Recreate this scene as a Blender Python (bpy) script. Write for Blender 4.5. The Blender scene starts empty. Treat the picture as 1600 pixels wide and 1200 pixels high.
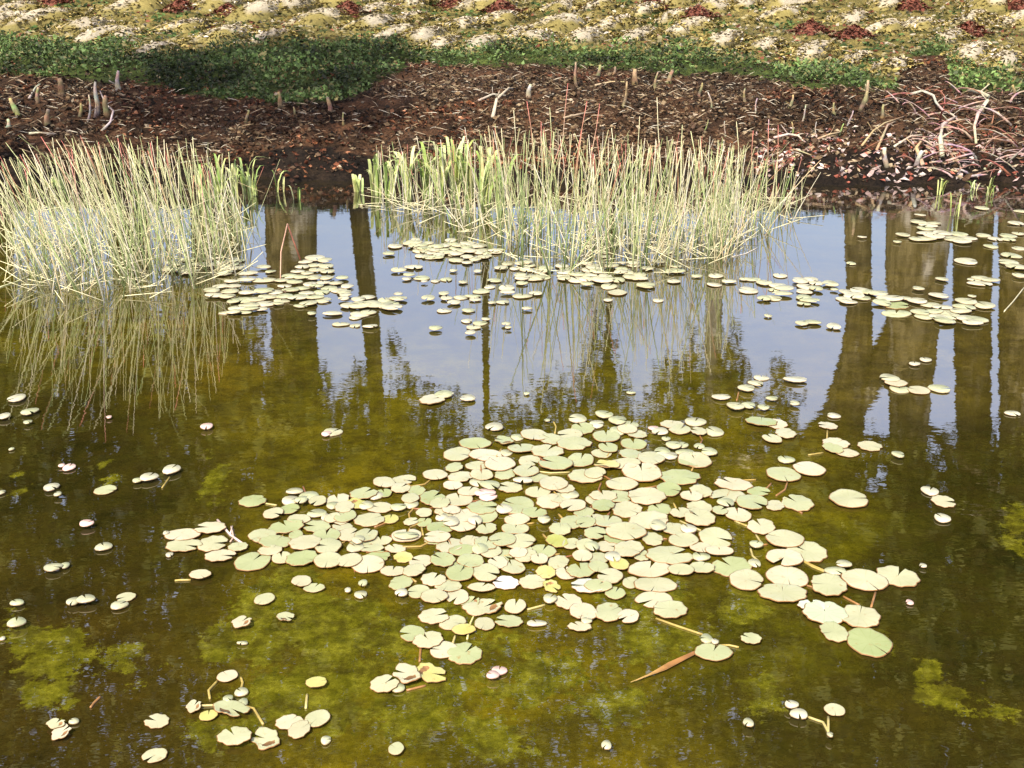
import bpy, math, random
import numpy as np
from mathutils import Vector, Matrix
random.seed(7); rng = np.random.default_rng(7)
SC = bpy.context.scene
C = SC.collection
# ------------------------------------------------------------------ camera and conversions
CH, PITCH, F = 1.7, math.radians(19.0), 1742.0
cp, sp = math.cos(PITCH), math.sin(PITCH)
cam = bpy.data.cameras.new('camera'); co = bpy.data.objects.new('camera', cam); C.objects.link(co)
co.location = (0, 0, CH); co.rotation_euler = (math.pi/2 - PITCH, 0, 0)
cam.sensor_width = 36; cam.lens = 36*F/1600; cam.clip_end = 2000; cam.clip_start = 0.05
SC.camera = co
def ray(x, y):
    u = 600 - y
    return np.array([x - 800.0, F*cp + u*sp, -F*sp + u*cp])
def W(x, y, z=0.0):                      # pixel to the horizontal plane at height z
    d = ray(x, y); t = (z - CH)/d[2]
    return np.array([d[0]*t, d[1]*t, z])
def RF(x, y, D):                          # where a mirror image seen at this pixel really stands, D metres away
    d = ray(x, y); t = D/d[1]
    return np.array([d[0]*t, D, -d[2]*t - CH])
def to_px(x, y, z):
    zz = z - CH
    dep = y*cp - zz*sp
    return 800 + F*x/dep, 600 - F*(y*sp + zz*cp)/dep
SUN_EL = math.radians(50); SUN_AZ = math.radians(207)
S = np.array([math.sin(SUN_AZ)*math.cos(SUN_EL), math.cos(SUN_AZ)*math.cos(SUN_EL), math.sin(SUN_EL)])

# ------------------------------------------------------------------ helpers
def mesh_np(name, V, faces_flat, sizes, mats, mat_idx=None, col=None, smooth=False):
    me = bpy.data.meshes.new(name)
    V = np.asarray(V, np.float32); ff = np.asarray(faces_flat, np.int32); sizes = np.asarray(sizes, np.int32)
    me.vertices.add(len(V)); me.vertices.foreach_set('co', V.ravel())
    me.loops.add(len(ff)); me.loops.foreach_set('vertex_index', ff)
    me.polygons.add(len(sizes))
    st = np.concatenate([[0], np.cumsum(sizes)[:-1]]).astype(np.int32)
    me.polygons.foreach_set('loop_start', st); me.polygons.foreach_set('loop_total', sizes)
    for m in mats: me.materials.append(m)
    if mat_idx is not None: me.polygons.foreach_set('material_index', np.asarray(mat_idx, np.int32))
    me.update(calc_edges=True); me.validate()
    if smooth: me.polygons.foreach_set('use_smooth', [True]*len(me.polygons))
    if col is not None:
        col = np.asarray(col)
        a = me.color_attributes.new('tint', 'FLOAT_COLOR', 'POINT')
        c = np.ones((len(V), 4), np.float32); c[:, :col.shape[1]] = col
        a.data.foreach_set('color', c.ravel())
    return me
def link(name, me, parent=None, loc=(0, 0, 0)):
    o = bpy.data.objects.new(name, me); C.objects.link(o); o.location = loc
    if parent: o.parent = parent
    return o
def tag(o, label=None, cat=None, group=None, kind=None):
    if label: o['label'] = label
    if cat: o['category'] = cat
    if group: o['group'] = group
    if kind: o['kind'] = kind
    return o
ORD = ('first second third fourth fifth sixth seventh eighth ninth tenth eleventh twelfth thirteenth fourteenth fifteenth '
       'sixteenth seventeenth eighteenth nineteenth twentieth').split()
TENS = {2: 'twenty', 3: 'thirty', 4: 'forty', 5: 'fifty'}
def ordn(i):
    if i < 20: return ORD[i]
    t, u = divmod(i+1, 10)
    return TENS[t][:-1] + 'ieth' if u == 0 else TENS[t] + '-' + ORD[u-1]
def side_ord(i, n):
    """position counted from the nearer end of the row"""
    if n == 1: return 'only one', ''
    if i == 0: return 'leftmost', ''
    if i == n-1: return 'rightmost', ''
    if i < n/2: return ordn(i) + ' from the left', ''
    return ordn(n-1-i) + ' from the right', ''

class TB:                                  # collects tapered tubes, blades, with a colour per vertex
    def __init__(s): s.V = []; s.F = []; s.C = []; s.n = 0
    def tube(s, pts, rad, cols, k=5):
        pts = [np.asarray(p, float) for p in pts]; m = len(pts)
        for i, p in enumerate(pts):
            t = pts[min(i+1, m-1)] - pts[max(i-1, 0)]; t /= np.linalg.norm(t) + 1e-9
            a = np.cross(t, [0.31, 0.95, 0.1]);  a /= np.linalg.norm(a) + 1e-9; b = np.cross(t, a)
            for j in range(k):
                th = 2*math.pi*j/k
                s.V.append(p + rad[i]*(a*math.cos(th) + b*math.sin(th))); s.C.append(cols[i])
        for i in range(m-1):
            for j in range(k):
                q = s.n + i*k
                s.F.append((q+j, q+(j+1) % k, q+k+(j+1) % k, q+k+j))
        s.F.append(tuple(s.n + j for j in range(k))[::-1]); s.F.append(tuple(s.n+(m-1)*k+j for j in range(k)))
        s.n += m*k
    def blade(s, pts, wid, cols, side):
        side = np.asarray(side, float)
        for i, p in enumerate(pts):
            p = np.asarray(p, float)
            up = np.array([0, 0, wid[i]*0.25])
            for q in (p - side*wid[i], p - up, p + side*wid[i]): s.V.append(q); s.C.append(cols[i])
        for i in range(len(pts)-1):
            q = s.n + 3*i
            s.F.append((q, q+1, q+4, q+3)); s.F.append((q+1, q+2, q+5, q+4))
        s.n += 3*len(pts)
    def build(s, name, mat, parent=None, smooth=True):
        me = mesh_np(name, s.V, [i for f in s.F for i in f], [len(f) for f in s.F], [mat], col=np.array(s.C), smooth=smooth)
        return link(name, me, parent)

def leaf_cloud(name, P, size, cols, mat, parent=None, flat=0.0, shape='leaf'):
    """P (n,3) leaf centres; each leaf a small folded four-cornered blade turned at random"""
    n = len(P); P = np.asarray(P, float)
    d = rng.normal(size=(n, 3)); d[:, 2] *= (1-flat); d /= np.linalg.norm(d, axis=1)[:, None]
    u = rng.normal(size=(n, 3)); u[:, 2] *= (1-flat)
    b = np.cross(d, u); b /= np.linalg.norm(b, axis=1)[:, None] + 1e-9
    nn = np.cross(d, b)
    size = np.broadcast_to(np.asarray(size, float), (n,))[:, None]
    L = size*(0.7 + 0.6*rng.random((n, 1))); w = L*(0.16 + 0.26*rng.random((n, 1))**1.5)
    curl = L*rng.uniform(0.05, 0.3, (n, 1))
    V = np.stack([P - d*L*0.5, P - b*w + nn*curl, P + d*L*0.55, P + b*w + nn*curl], 1).reshape(-1, 3)
    idx = np.arange(n)[:, None]*4
    Fc = np.concatenate([idx+0, idx+1, idx+2, idx+0, idx+2, idx+3], 1).reshape(-1)
    me = mesh_np(name, V, Fc, np.full(2*n, 3), [mat], col=np.repeat(cols, 4, 0))
    return link(name, me, parent)

# ------------------------------------------------------------------ materials
def mat(name, base=(0.5, 0.5, 0.5), rough=0.7, spec=0.3):
    m = bpy.data.materials.new(name); m.use_nodes = True
    b = m.node_tree.nodes['Principled BSDF']
    b.inputs['Base Color'].default_value = (*base, 1); b.inputs['Roughness'].default_value = rough
    b.inputs['Specular IOR Level'].default_value = spec
    return m, m.node_tree, b
def nd(nt, typ, **kw):
    n = nt.nodes.new(typ)
    for k, v in kw.items(): setattr(n, k, v)
    return n
def ramp(nt, fac, stops):
    r = nd(nt, 'ShaderNodeValToRGB'); e = r.color_ramp.elements
    while len(e) < len(stops): e.new(0.5)
    for i, (p, c) in enumerate(stops):
        e[i].position = p; e[i].color = (*c, 1) if len(c) == 3 else c
    nt.links.new(fac, r.inputs['Fac']); return r.outputs['Color']
def noise(nt, vec, scale, detail=4, rough=0.6, sc=None):
    n = nd(nt, 'ShaderNodeTexNoise'); n.inputs['Scale'].default_value = scale
    n.inputs['Detail'].default_value = detail; n.inputs['Roughness'].default_value = rough
    if sc:
        mp = nd(nt, 'ShaderNodeMapping'); mp.inputs['Scale'].default_value = sc
        nt.links.new(vec, mp.inputs['Vector']); vec = mp.outputs['Vector']
    nt.links.new(vec, n.inputs['Vector']); return n.outputs['Fac']
def mix(nt, fac, a, b, typ='MIX'):
    m = nd(nt, 'ShaderNodeMix', data_type='RGBA', blend_type=typ)
    for s, v in ((0, fac), (6, a), (7, b)):
        if isinstance(v, (int, float)): m.inputs[s].default_value = v
        elif isinstance(v, tuple): m.inputs[s].default_value = (*v, 1)
        else: nt.links.new(v, m.inputs[s])
    return m.outputs[2]
def bump(nt, b, h, strength, dist):
    n = nd(nt, 'ShaderNodeBump'); n.inputs['Strength'].default_value = strength; n.inputs['Distance'].default_value = dist
    nt.links.new(h, n.inputs['Height']); nt.links.new(n.outputs['Normal'], b.inputs['Normal'])
def tinted(name, rough=0.7, spec=0.3, var=0.35, scale=9, transl=0.0):
    m, nt, b = mat(name, rough=rough, spec=spec)
    at = nd(nt, 'ShaderNodeVertexColor', layer_name='tint')
    g = nd(nt, 'ShaderNodeNewGeometry')
    f = noise(nt, g.outputs['Position'], scale, 3)
    k = ramp(nt, f, [(0.3, (1-var,)*3), (0.7, (1+var*0.6,)*3)])
    c = mix(nt, 1.0, at.outputs['Color'], k, 'MULTIPLY')
    nt.links.new(c, b.inputs['Base Color'])
    if transl:
        tr = nd(nt, 'ShaderNodeBsdfTranslucent'); nt.links.new(c, tr.inputs['Color'])
        mx = nd(nt, 'ShaderNodeMixShader'); mx.inputs[0].default_value = transl
        out = [n for n in nt.nodes if n.type == 'OUTPUT_MATERIAL'][0]
        nt.links.new(b.outputs[0], mx.inputs[1]); nt.links.new(tr.outputs[0], mx.inputs[2]); nt.links.new(mx.outputs[0], out.inputs[0])
    return m
M_REED = tinted('reed', 0.55, 0.35, 0.3, 14)
M_LEAF = tinted('tree_leaf', 0.6, 0.25, 0.35, 2.5, 0.25)
M_LITTER = tinted('litter', 0.75, 0.2, 0.3, 30)
M_COVER = tinted('cover', 0.6, 0.3, 0.35, 8, 0.2)
M_STEM = tinted('pad_stem', 0.4, 0.4, 0.3, 20)
M_WOOD = tinted('weathered_wood', 0.85, 0.15, 0.4, 22)
# bark
def bark(name, c1, c2, pale, amt):
    m, nt, b = mat(name, rough=0.9, spec=0.1)
    tc = nd(nt, 'ShaderNodeTexCoord')
    f = noise(nt, tc.outputs['Object'], 3.0, 6, 0.7, (3, 3, 0.5))
    base = ramp(nt, f, [(0.35, c1), (0.65, c2)])
    g = noise(nt, tc.outputs['Object'], 0.9, 5, 0.65, (1.6, 1.6, 0.45))
    k = ramp(nt, g, [(1-amt-0.04, (0, 0, 0)), (1-amt+0.05, (1, 1, 1))])
    nt.links.new(mix(nt, k, base, pale), b.inputs['Base Color']); bump(nt, b, f, 0.8, 0.04)
    return m
M_BARK = bark('brown_bark', (0.055, 0.042, 0.018), (0.20, 0.16, 0.08), (0.42, 0.38, 0.30), 0.44)
M_BARKP = bark('grey_bark', (0.34, 0.32, 0.28), (0.60, 0.57, 0.52), (0.75, 0.72, 0.66), 0.5)
# water
def water_mat():
    m, nt, b = mat('pond_water', rough=0.01, spec=0.5)
    b.inputs['IOR'].default_value = 2.3
    g = nd(nt, 'ShaderNodeNewGeometry'); P = g.outputs['Position']
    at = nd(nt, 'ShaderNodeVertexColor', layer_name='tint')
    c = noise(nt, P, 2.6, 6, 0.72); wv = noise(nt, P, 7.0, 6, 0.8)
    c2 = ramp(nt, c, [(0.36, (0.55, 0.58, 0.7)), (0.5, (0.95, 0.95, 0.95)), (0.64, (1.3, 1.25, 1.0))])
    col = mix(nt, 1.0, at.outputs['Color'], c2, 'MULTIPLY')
    # ragged yellow-green mats: algae, and sunlit water patches painted into the colour
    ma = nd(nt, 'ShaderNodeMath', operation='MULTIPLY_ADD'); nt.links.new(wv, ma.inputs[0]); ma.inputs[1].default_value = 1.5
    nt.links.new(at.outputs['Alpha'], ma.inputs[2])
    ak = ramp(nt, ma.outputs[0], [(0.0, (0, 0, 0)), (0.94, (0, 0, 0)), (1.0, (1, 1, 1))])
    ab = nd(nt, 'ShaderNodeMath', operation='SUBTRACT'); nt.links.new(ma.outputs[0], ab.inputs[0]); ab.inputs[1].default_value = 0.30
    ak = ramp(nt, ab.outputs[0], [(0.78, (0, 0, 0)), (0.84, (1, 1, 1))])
    lit_alg = ramp(nt, noise(nt, P, 17, 5, 0.75), [(0.32, (0.034, 0.034, 0.002)), (0.5, (0.078, 0.074, 0.004)), (0.68, (0.14, 0.132, 0.010))])
    col = mix(nt, ak, col, lit_alg)
    fine = noise(nt, P, 48, 4, 0.75)
    col = mix(nt, 1.0, col, ramp(nt, fine, [(0.3, (0.7, 0.7, 0.7)), (0.7, (1.3, 1.3, 1.3))]), 'MULTIPLY')
    mott = noise(nt, P, 9, 6, 0.78)
    col = mix(nt, ramp(nt, mott, [(0.42, (0.55, 0.55, 0.55)), (0.54, (0, 0, 0))]), col, (0.022, 0.016, 0.003))
    nt.links.new(col, b.inputs['Base Color'])
    h1 = noise(nt, P, 4.0, 2, 0.5, (1.0, 1.6, 1))
    h2 = noise(nt, P, 19.0, 2, 0.5, (1, 1.8, 1))
    ad = nd(nt, 'ShaderNodeMath', operation='MULTIPLY_ADD'); nt.links.new(h2, ad.inputs[0]); ad.inputs[1].default_value = 0.22
    nt.links.new(h1, ad.inputs[2])
    bump(nt, b, ad.outputs[0], 1.0, 0.00055)
    return m
M_WATER = water_mat()
# lily pads
def pad_mat(name, c1, c2, rough=0.27, spec=0.5):
    m, nt, b = mat(name, rough=rough, spec=spec)
    tc = nd(nt, 'ShaderNodeTexCoord'); oi = nd(nt, 'ShaderNodeObjectInfo'); g = nd(nt, 'ShaderNodeNewGeometry')
    f = noise(nt, g.outputs['Position'], 7, 4, 0.6)
    base = ramp(nt, f, [(0.3, c1), (0.7, c2)])
    sep = nd(nt, 'ShaderNodeSeparateXYZ'); nt.links.new(tc.outputs['Object'], sep.inputs[0])
    at = nd(nt, 'ShaderNodeMath', operation='ARCTAN2'); nt.links.new(sep.outputs[1], at.inputs[0]); nt.links.new(sep.outputs[0], at.inputs[1])
    ml = nd(nt, 'ShaderNodeMath', operation='MULTIPLY'); nt.links.new(at.outputs[0], ml.inputs[0]); ml.inputs[1].default_value = 11.0
    sn = nd(nt, 'ShaderNodeMath', operation='COSINE'); nt.links.new(ml.outputs[0], sn.inputs[0])
    vein = ramp(nt, sn.outputs[0], [(0.93, (1, 1, 1)), (1.0, (0.88, 0.91, 0.8))])
    base = mix(nt, 1.0, base, vein, 'MULTIPLY')
    k = ramp(nt, oi.outputs['Random'], [(0.0, (0.70, 0.82, 0.55)), (0.25, (.92, .97, .85)), (0.8, (1.05, 1.02, 1)), (1.0, (1.2, 1.12, 1.15))])
    base = mix(nt, 1.0, base, k, 'MULTIPLY')
    sp_ = noise(nt, g.outputs['Position'], 45, 4, 0.7)
    base = mix(nt, ramp(nt, sp_, [(0.62, (0, 0, 0)), (0.72, (0.75, 0.75, 0.75))]), base, (0.24, 0.15, 0.05))
    nt.links.new(base, b.inputs['Base Color'])
    bump(nt, b, f, 0.35, 0.01)
    return m
M_PAD = pad_mat('pad_green', (0.305, 0.305, 0.19), (0.385, 0.375, 0.255))
M_PADY = pad_mat('pad_yellow', (0.36, 0.33, 0.10), (0.42, 0.39, 0.18))
M_PADP = pad_mat('pad_pink', (0.40, 0.26, 0.19), (0.44, 0.35, 0.26))
M_PADW = pad_mat('pad_glare', (0.46, 0.47, 0.42), (0.50, 0.50, 0.46), 0.2, 0.9)  # whitish glare painted into the base colour, besides the real gloss
M_UNDER = mat('pad_underside', (0.22, 0.11, 0.035), 0.5, 0.4)[0]

# ------------------------------------------------------------------ ground
LOW = [(0, 118), (150, 122), (215, 124), (290, 150), (420, 158), (540, 156), (600, 128), (640, 108), (700, 102), (900, 102), (1050, 116), (1200, 124), (1330, 142), (1400, 142), (1412, 92), (1475, 88), (1490, 145), (1600, 152)]
UPP = [(0, 62), (150, 72), (300, 78), (540, 62), (700, 80), (850, 72), (1060, 82), (1200, 100), (1330, 116), (1405, 128), (1415, 88), (1470, 66), (1500, 100), (1600, 126)]
lowx, lowy = zip(*LOW); upx, upy = zip(*UPP)
def vnoise(x, y, s, seed=0):
    xi = np.floor(x*s).astype(int); yi = np.floor(y*s).astype(int); fx = x*s-xi; fy = y*s-yi
    def h(a, b):
        v = np.sin(a*127.1+b*311.7+seed*74.7)*43758.5453
        return v-np.floor(v)
    fx = fx*fx*(3-2*fx); fy = fy*fy*(3-2*fy)
    return (h(xi, yi)*(1-fx)+h(xi+1, yi)*fx)*(1-fy)+(h(xi, yi+1)*(1-fx)+h(xi+1, yi+1)*fx)*fy
def fb(x, y, s, seed=0):
    return vnoise(x, y, s, seed)*.5+vnoise(x, y, s*2.1, seed+1)*.3+vnoise(x, y, s*4.3, seed+2)*.2
PRX = [-3, -0.5, 0, 0.25, 1.0, 2.0, 6.0, 9.0, 12.0, 14, 20, 60, 300]
PRZ = [-.6, -.15, 0, .10, .33, .56, .96, 1.32, 1.76, 1.85, 2.1, 4.0, 6.0]
def height(x, y):
    x = np.asarray(x, float); y = np.asarray(y, float)
    wob = 0.55*(fb(x, y*0+3, 0.35, 5)-.5) + 0.7*(fb(x, y*0+1, 1.5, 9)-.5) + 0.32*(vnoise(x, y*0+2, 6.5, 19)-.5)
    f = np.maximum(np.maximum(y-11.0-wob, np.abs(x)-17), 0.9-y)
    z = np.interp(f, PRX, PRZ)
    a = np.clip(f/1.2, 0, 1)
    return z + a*(0.14*(fb(x, y, 0.9, 2)-.5) + 0.07*(fb(x, y, 4.0, 4)-.5)) + 0.035*(vnoise(x, y, 6, 8)-.5)*np.clip(f+0.4, 0, 1)
def axis(parts):
    out = []
    for a, b, s in parts: out += list(np.arange(a, b, s))
    return np.array(out + [parts[-1][1]])
xs = axis([(-300, -40, 20), (-40, -12, 1.0), (-12, 12, 0.075), (12, 40, 1.0), (40, 300, 20)])
ys = axis([(-300, -20, 20), (-20, 10, 1.0), (10, 15, 0.06), (15, 26, 0.11), (26, 60, 1.5), (60, 400, 20)])
X, Y = np.meshgrid(xs, ys); Z = height(X, Y)
nx, ny = len(xs), len(ys)
i0 = (np.arange(ny-1)[:, None]*nx + np.arange(nx-1)[None]).ravel()
Fq = np.stack([i0, i0+1, i0+nx+1, i0+nx], 1).ravel()
def zones(x, y, z):
    """0 litter, 1 green cover, 2 upper dry ground, 3 wet muck"""
    px, py = to_px(x, np.maximum(y, 3), z)
    j = (fb(x, y, 1.5, 3)-.5)*26
    lo = np.interp(px, lowx, lowy)+j; up = np.interp(px, upx, upy)+j
    zn = np.where(py > lo, 0, np.where(py > up, 1, 2))
    mk_ = .08 + .16*np.exp(-((px-475)/95)**2) + .13*np.clip((px-1225)/60, 0, 1) + .14*np.clip((110-px)/90, 0, 1)
    return np.where((zn == 0) & (z < mk_+0.16*(fb(x, y, 1.2, 6)-.4)), 3, zn)
zn = zones(X, Y, Z)
n1 = fb(X, Y, 3.0, 11); n2 = vnoise(X, Y, 9, 12)
col = np.zeros(X.shape+(3,))
pal = {0: ((.022, .014, .008), (.085, .045, .024)), 1: ((.018, .026, .007), (.06, .085, .02)), 2: ((.04, .045, .012), (.22, .18, .06)), 3: ((.006, .005, .004), (.02, .014, .009))}
t = np.clip((n1*.6+n2*.4-.25)*2, 0, 1)[..., None]
for k, (a, b_) in pal.items():
    c = np.array(a)*(1-t)+np.array(b_)*t
    col = np.where((zn == k)[..., None], c, col)
def ground_mat():
    m, nt, b = mat('bank_ground', rough=0.95, spec=0.1)
    at = nd(nt, 'ShaderNodeVertexColor', layer_name='tint'); g = nd(nt, 'ShaderNodeNewGeometry')
    f = noise(nt, g.outputs['Position'], 26, 6, 0.75)
    f2 = noise(nt, g.outputs['Position'], 6, 5, 0.7)
    c = mix(nt, 1.0, at.outputs['Color'], ramp(nt, f, [(0.34, (0.35, 0.33, 0.3)), (0.52, (1, 1, 1)), (0.66, (2.0, 1.8, 1.5))]), 'MULTIPLY')
    c = mix(nt, 1.0, c, ramp(nt, f2, [(0.35, (0.6, 0.62, 0.6)), (0.65, (1.3, 1.25, 1.2))]), 'MULTIPLY')
    nt.links.new(c, b.inputs['Base Color']); bump(nt, b, f, 0.9, 0.03)
    return m
M_GROUND = ground_mat()
me = mesh_np('ground', np.stack([X, Y, Z], -1).reshape(-1, 3), Fq, np.full(len(i0), 4), [M_GROUND], col=col.reshape(-1, 3), smooth=True)
tag(link('ground', me), kind='structure')
wx_ = axis([(-18, -9, 1.0), (-9, 9, 0.075), (9, 18, 1.0)]); wy_ = axis([(-1, 1.5, .5), (1.5, 11.9, 0.06), (11.9, 14, .5)])
WX, WY = np.meshgrid(wx_, wy_); wpx, wpy = to_px(WX, np.maximum(WY, .6), 0*WX)
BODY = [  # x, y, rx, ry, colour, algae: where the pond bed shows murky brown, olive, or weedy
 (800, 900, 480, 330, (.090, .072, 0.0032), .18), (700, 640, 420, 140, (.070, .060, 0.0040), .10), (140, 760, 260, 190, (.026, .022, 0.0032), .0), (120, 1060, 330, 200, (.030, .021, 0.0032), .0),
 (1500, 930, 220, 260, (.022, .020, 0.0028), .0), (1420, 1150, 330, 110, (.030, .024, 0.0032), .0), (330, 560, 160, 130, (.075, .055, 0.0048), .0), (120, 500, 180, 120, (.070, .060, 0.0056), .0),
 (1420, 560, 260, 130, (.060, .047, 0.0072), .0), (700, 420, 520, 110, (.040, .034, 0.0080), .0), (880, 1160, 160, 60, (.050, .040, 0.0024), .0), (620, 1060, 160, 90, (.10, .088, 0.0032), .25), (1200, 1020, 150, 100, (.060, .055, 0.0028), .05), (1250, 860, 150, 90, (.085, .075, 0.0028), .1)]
LIT_ALG = [(480,1100,110,70),(640,1120,80,60),(860,1060,90,50),(960,1110,70,40),(560,960,60,40),(1000,930,80,40),(730,980,120,50),(1160,950,60,40),(1380,1010,30,40),(90,1090,60,30),(70,1020,85,60),(205,1030,38,42),(450,950,110,60),(390,1010,100,40),(520,1040,70,110),(350,1140,90,40),(700,1060,110,60),(760,1150,70,50),(1040,1000,90,40),(1480,1085,55,28),(1540,1115,60,26),(1450,1050,30,25),(1590,830,26,50),(30,760,14,30),(175,745,14,40),(330,760,20,60),(460,900,60,30),(610,1000,60,50),(1190,1090,40,40)]  # algae and sunlit patches of water, painted alike
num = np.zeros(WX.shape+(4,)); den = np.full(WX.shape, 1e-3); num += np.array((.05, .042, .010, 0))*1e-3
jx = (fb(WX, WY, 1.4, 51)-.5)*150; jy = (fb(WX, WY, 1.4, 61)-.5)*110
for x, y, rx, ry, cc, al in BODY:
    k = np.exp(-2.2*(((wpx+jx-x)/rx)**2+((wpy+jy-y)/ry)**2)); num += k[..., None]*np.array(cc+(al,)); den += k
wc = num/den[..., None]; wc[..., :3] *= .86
for x, y, rx, ry in LIT_ALG: wc[..., 3] = np.maximum(wc[..., 3], .62*np.exp(-.9*(((wpx+jx*.25-x)/rx)**2+((wpy+jy*.25-y)/ry)**2)))
edge_dark = np.clip((352+20*(fb(WX, WY, 1.0, 71)-.5)-wpy)/26, 0, 1)[..., None]      # shallow black muck and the bank's dark reflection, painted together
wc[..., :3] = wc[..., :3]*(1-edge_dark) + np.array((.012, .010, .007))*edge_dark
j0 = (np.arange(len(wy_)-1)[:, None]*len(wx_) + np.arange(len(wx_)-1)[None]).ravel()
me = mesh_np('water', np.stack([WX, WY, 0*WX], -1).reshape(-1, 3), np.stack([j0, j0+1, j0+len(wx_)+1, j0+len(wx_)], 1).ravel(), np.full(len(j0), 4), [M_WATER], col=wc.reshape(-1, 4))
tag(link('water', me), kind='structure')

def ground_at(px, py):
    """point of the bank seen at a photo pixel"""
    d = ray(px, py); best = None
    ts = np.linspace(9.5, 40, 1500)/d[1]
    x = d[0]*ts; y = d[1]*ts; z = CH + d[2]*ts
    hit = np.nonzero(z <= np.maximum(height(x, y), 0.0))[0]
    i = hit[0] if len(hit) else len(ts)-1
    return np.array([x[i], y[i], max(float(height(x[i], y[i])), 0.0)])

# loose litter, ground cover and dry straw lying over the bank: nobody could count it
def scatter(n, cond, y0=10.6, y1=24):
    yy = y0 + (y1-y0)*rng.random(n*6)**1.3; xx = (rng.random(n*6)-.5)*(yy*1.02+1.5)
    zz = height(xx, yy); k = cond(xx, yy, zz)
    xx, yy, zz = xx[k][:n], yy[k][:n], zz[k][:n]
    return np.stack([xx, yy, zz], 1)
def palette(n, cols, w):
    c = np.array(cols)[rng.choice(len(cols), n, p=np.array(w)/sum(w))]
    return c*(0.75+0.5*rng.random((n, 1)))
P = scatter(34000, lambda x, y, z: ((zones(x, y, z) == 0) & (fb(x, y, 2.2, 14) > .30+.18*rng.random(len(x)))) | ((zones(x, y, z) == 3) & (z > 0.04) & (rng.random(len(x)) < 0.13)) | ((z > .005) & (rng.random(len(x)) < .10)), 10.5, 16.5)
P[:, 2] += 0.012 + 0.02*rng.random(len(P))
pxx, pyy = to_px(P[:, 0], P[:, 1], P[:, 2])
c = palette(len(P), [(.050, .028, .015), (.075, .045, .024), (.12, .078, .038), (.20, .15, .085), (.30, .24, .16), (.022, .016, .010)], [5, 5, 4, 1.8, .6, 5])
pat = fb(P[:, 0], P[:, 1], .55, 81)[:, None]; c = c*(.30+1.0*np.clip((pat-.25)*2, 0, 1))
red_ = (fb(P[:, 0], P[:, 1], .8, 85) > .58) & (rng.random(len(P)) < .5); c[red_] *= np.array([1.45, .85, .7])
edge = np.clip((pyy-190)/60, 0, 1)*(pxx > 1180)          # fresher pale leaves washed up along the right-hand margin
sel = rng.random(len(P)) < edge*0.7
c[sel] = palette(sel.sum(), [(.42, .30, .26), (.50, .42, .36), (.26, .08, .05), (.36, .28, .17)], [3, 2, 3, 2])
o = leaf_cloud('leaf_litter', P, 0.03+.035*rng.random(len(P))+.03*edge*rng.random(len(P)), c, M_LITTER, flat=0.75)
tag(o, 'rusty brown and pale fallen leaves strewn over the muddy bank', 'leaf litter', kind='stuff')
Q = scatter(2300, lambda x, y, z: (zones(x, y, z) == 0) | ((zones(x, y, z) == 2) & (rng.random(len(x)) < .3)), 10.8, 19)
tb = TB()
for q in Q:
    a = random.uniform(-1.2, 1.2) + random.choice((0, 3.14)); l = random.uniform(.04, .15); cc_ = random.choice([(.24, .18, .10), (.34, .28, .18), (.14, .09, .05), (.42, .38, .28)])
    d = np.array([math.cos(a), math.sin(a)*.9, random.uniform(-.1, .5)])*l
    tb.blade([q+[0, 0, .02], q+d*.5+[random.uniform(-.01, .01), random.uniform(-.015, .015), .024], q+d+[0, 0, .02]], [.002, .004, .001], [cc_]*3, (0, .7, .7))
tag(tb.build('dry_stalks', M_LITTER), 'thin broken straws and twiglets littering the bank', 'dry stalks', kind='stuff')
P = scatter(17000, lambda x, y, z: (zones(x, y, z) == 1) & (fb(x, y, 2.1, 91) > .40), 12.5, 19)
P[:, 2] += 0.02 + 0.26*rng.random(len(P))*np.clip(vnoise(P[:, 0], P[:, 1], 1.7, 3)*1.6-.25, .08, 1)
c = palette(len(P), [(.055, .092, .022), (.088, .135, .038), (.032, .045, .014), (.14, .125, .045)], [4, 4, 3, 1.5])
c *= (.35+2.0*np.clip(vnoise(P[:, 0], P[:, 1], 1.35, 95)*1.4-.25, 0, 1))[:, None]
o = leaf_cloud('ground_cover', P, 0.06, c, M_COVER, flat=0.3)
tag(o, 'low green leafy ground cover along the top of the bank', 'ground cover', kind='stuff')
P = scatter(15000, lambda x, y, z: zones(x, y, z) == 2, 13.5, 25)
P[:, 2] += 0.015
sel = rng.random(len(P))
c = .85*palette(len(P), [(.26, .225, .11), (.40, .36, .26), (.16, .13, .04), (.05, .065, .018), (.19, .065, .035)], [6, 2, 4, 4, 1.4])
gr = vnoise(P[:, 0], P[:, 1], 1.5, 97) > .62; c[gr] = palette(gr.sum(), [(.06, .105, .025), (.09, .14, .04), (.03, .05, .015)], [3, 2, 2])
o = leaf_cloud('dry_straw', P, 0.085, c, M_LITTER, flat=0.8)
tag(o, 'olive and straw coloured dry debris over the upper ground', 'dry straw', kind='stuff')

# ------------------------------------------------------------------ mounds of dry leaves on the upper ground
PALE = [(1119,67),(1188,75),(1259,85),(1329,97),(1388,107),(1214,10),(1211,28),(1319,35),(1373,50),(1423,46),(1509,87),(1470,62),(1513,30),(1560,40),(1592,36),(1385,8),(1110,15),(1075,48),(1255,5),(1552,100),(1545,5),(1150,12),
 (20,20),(10,38),(62,33),(130,45),(192,60),(215,10),(283,46),(345,58),(415,63),(445,14),(400,22),(490,32),(525,6),(238,84),(340,8),(155,62),
 (583,20),(573,42),(635,32),(713,42),(655,62),(740,75),(952,40),(990,60),(1050,30),(800,57),(612,56),(770,34),(826,66),(690,72),(640,6),(750,10),(865,42),(1000,18),(1045,8),(905,62),(870,14),(930,12)]
RED = [(87,6),(285,17),(357,25),(545,20),(711,10),(783,18),(1018,15),(1090,27),(1266,50),(1333,58),(1420,14),(1513,52),(1590,8)]
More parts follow.
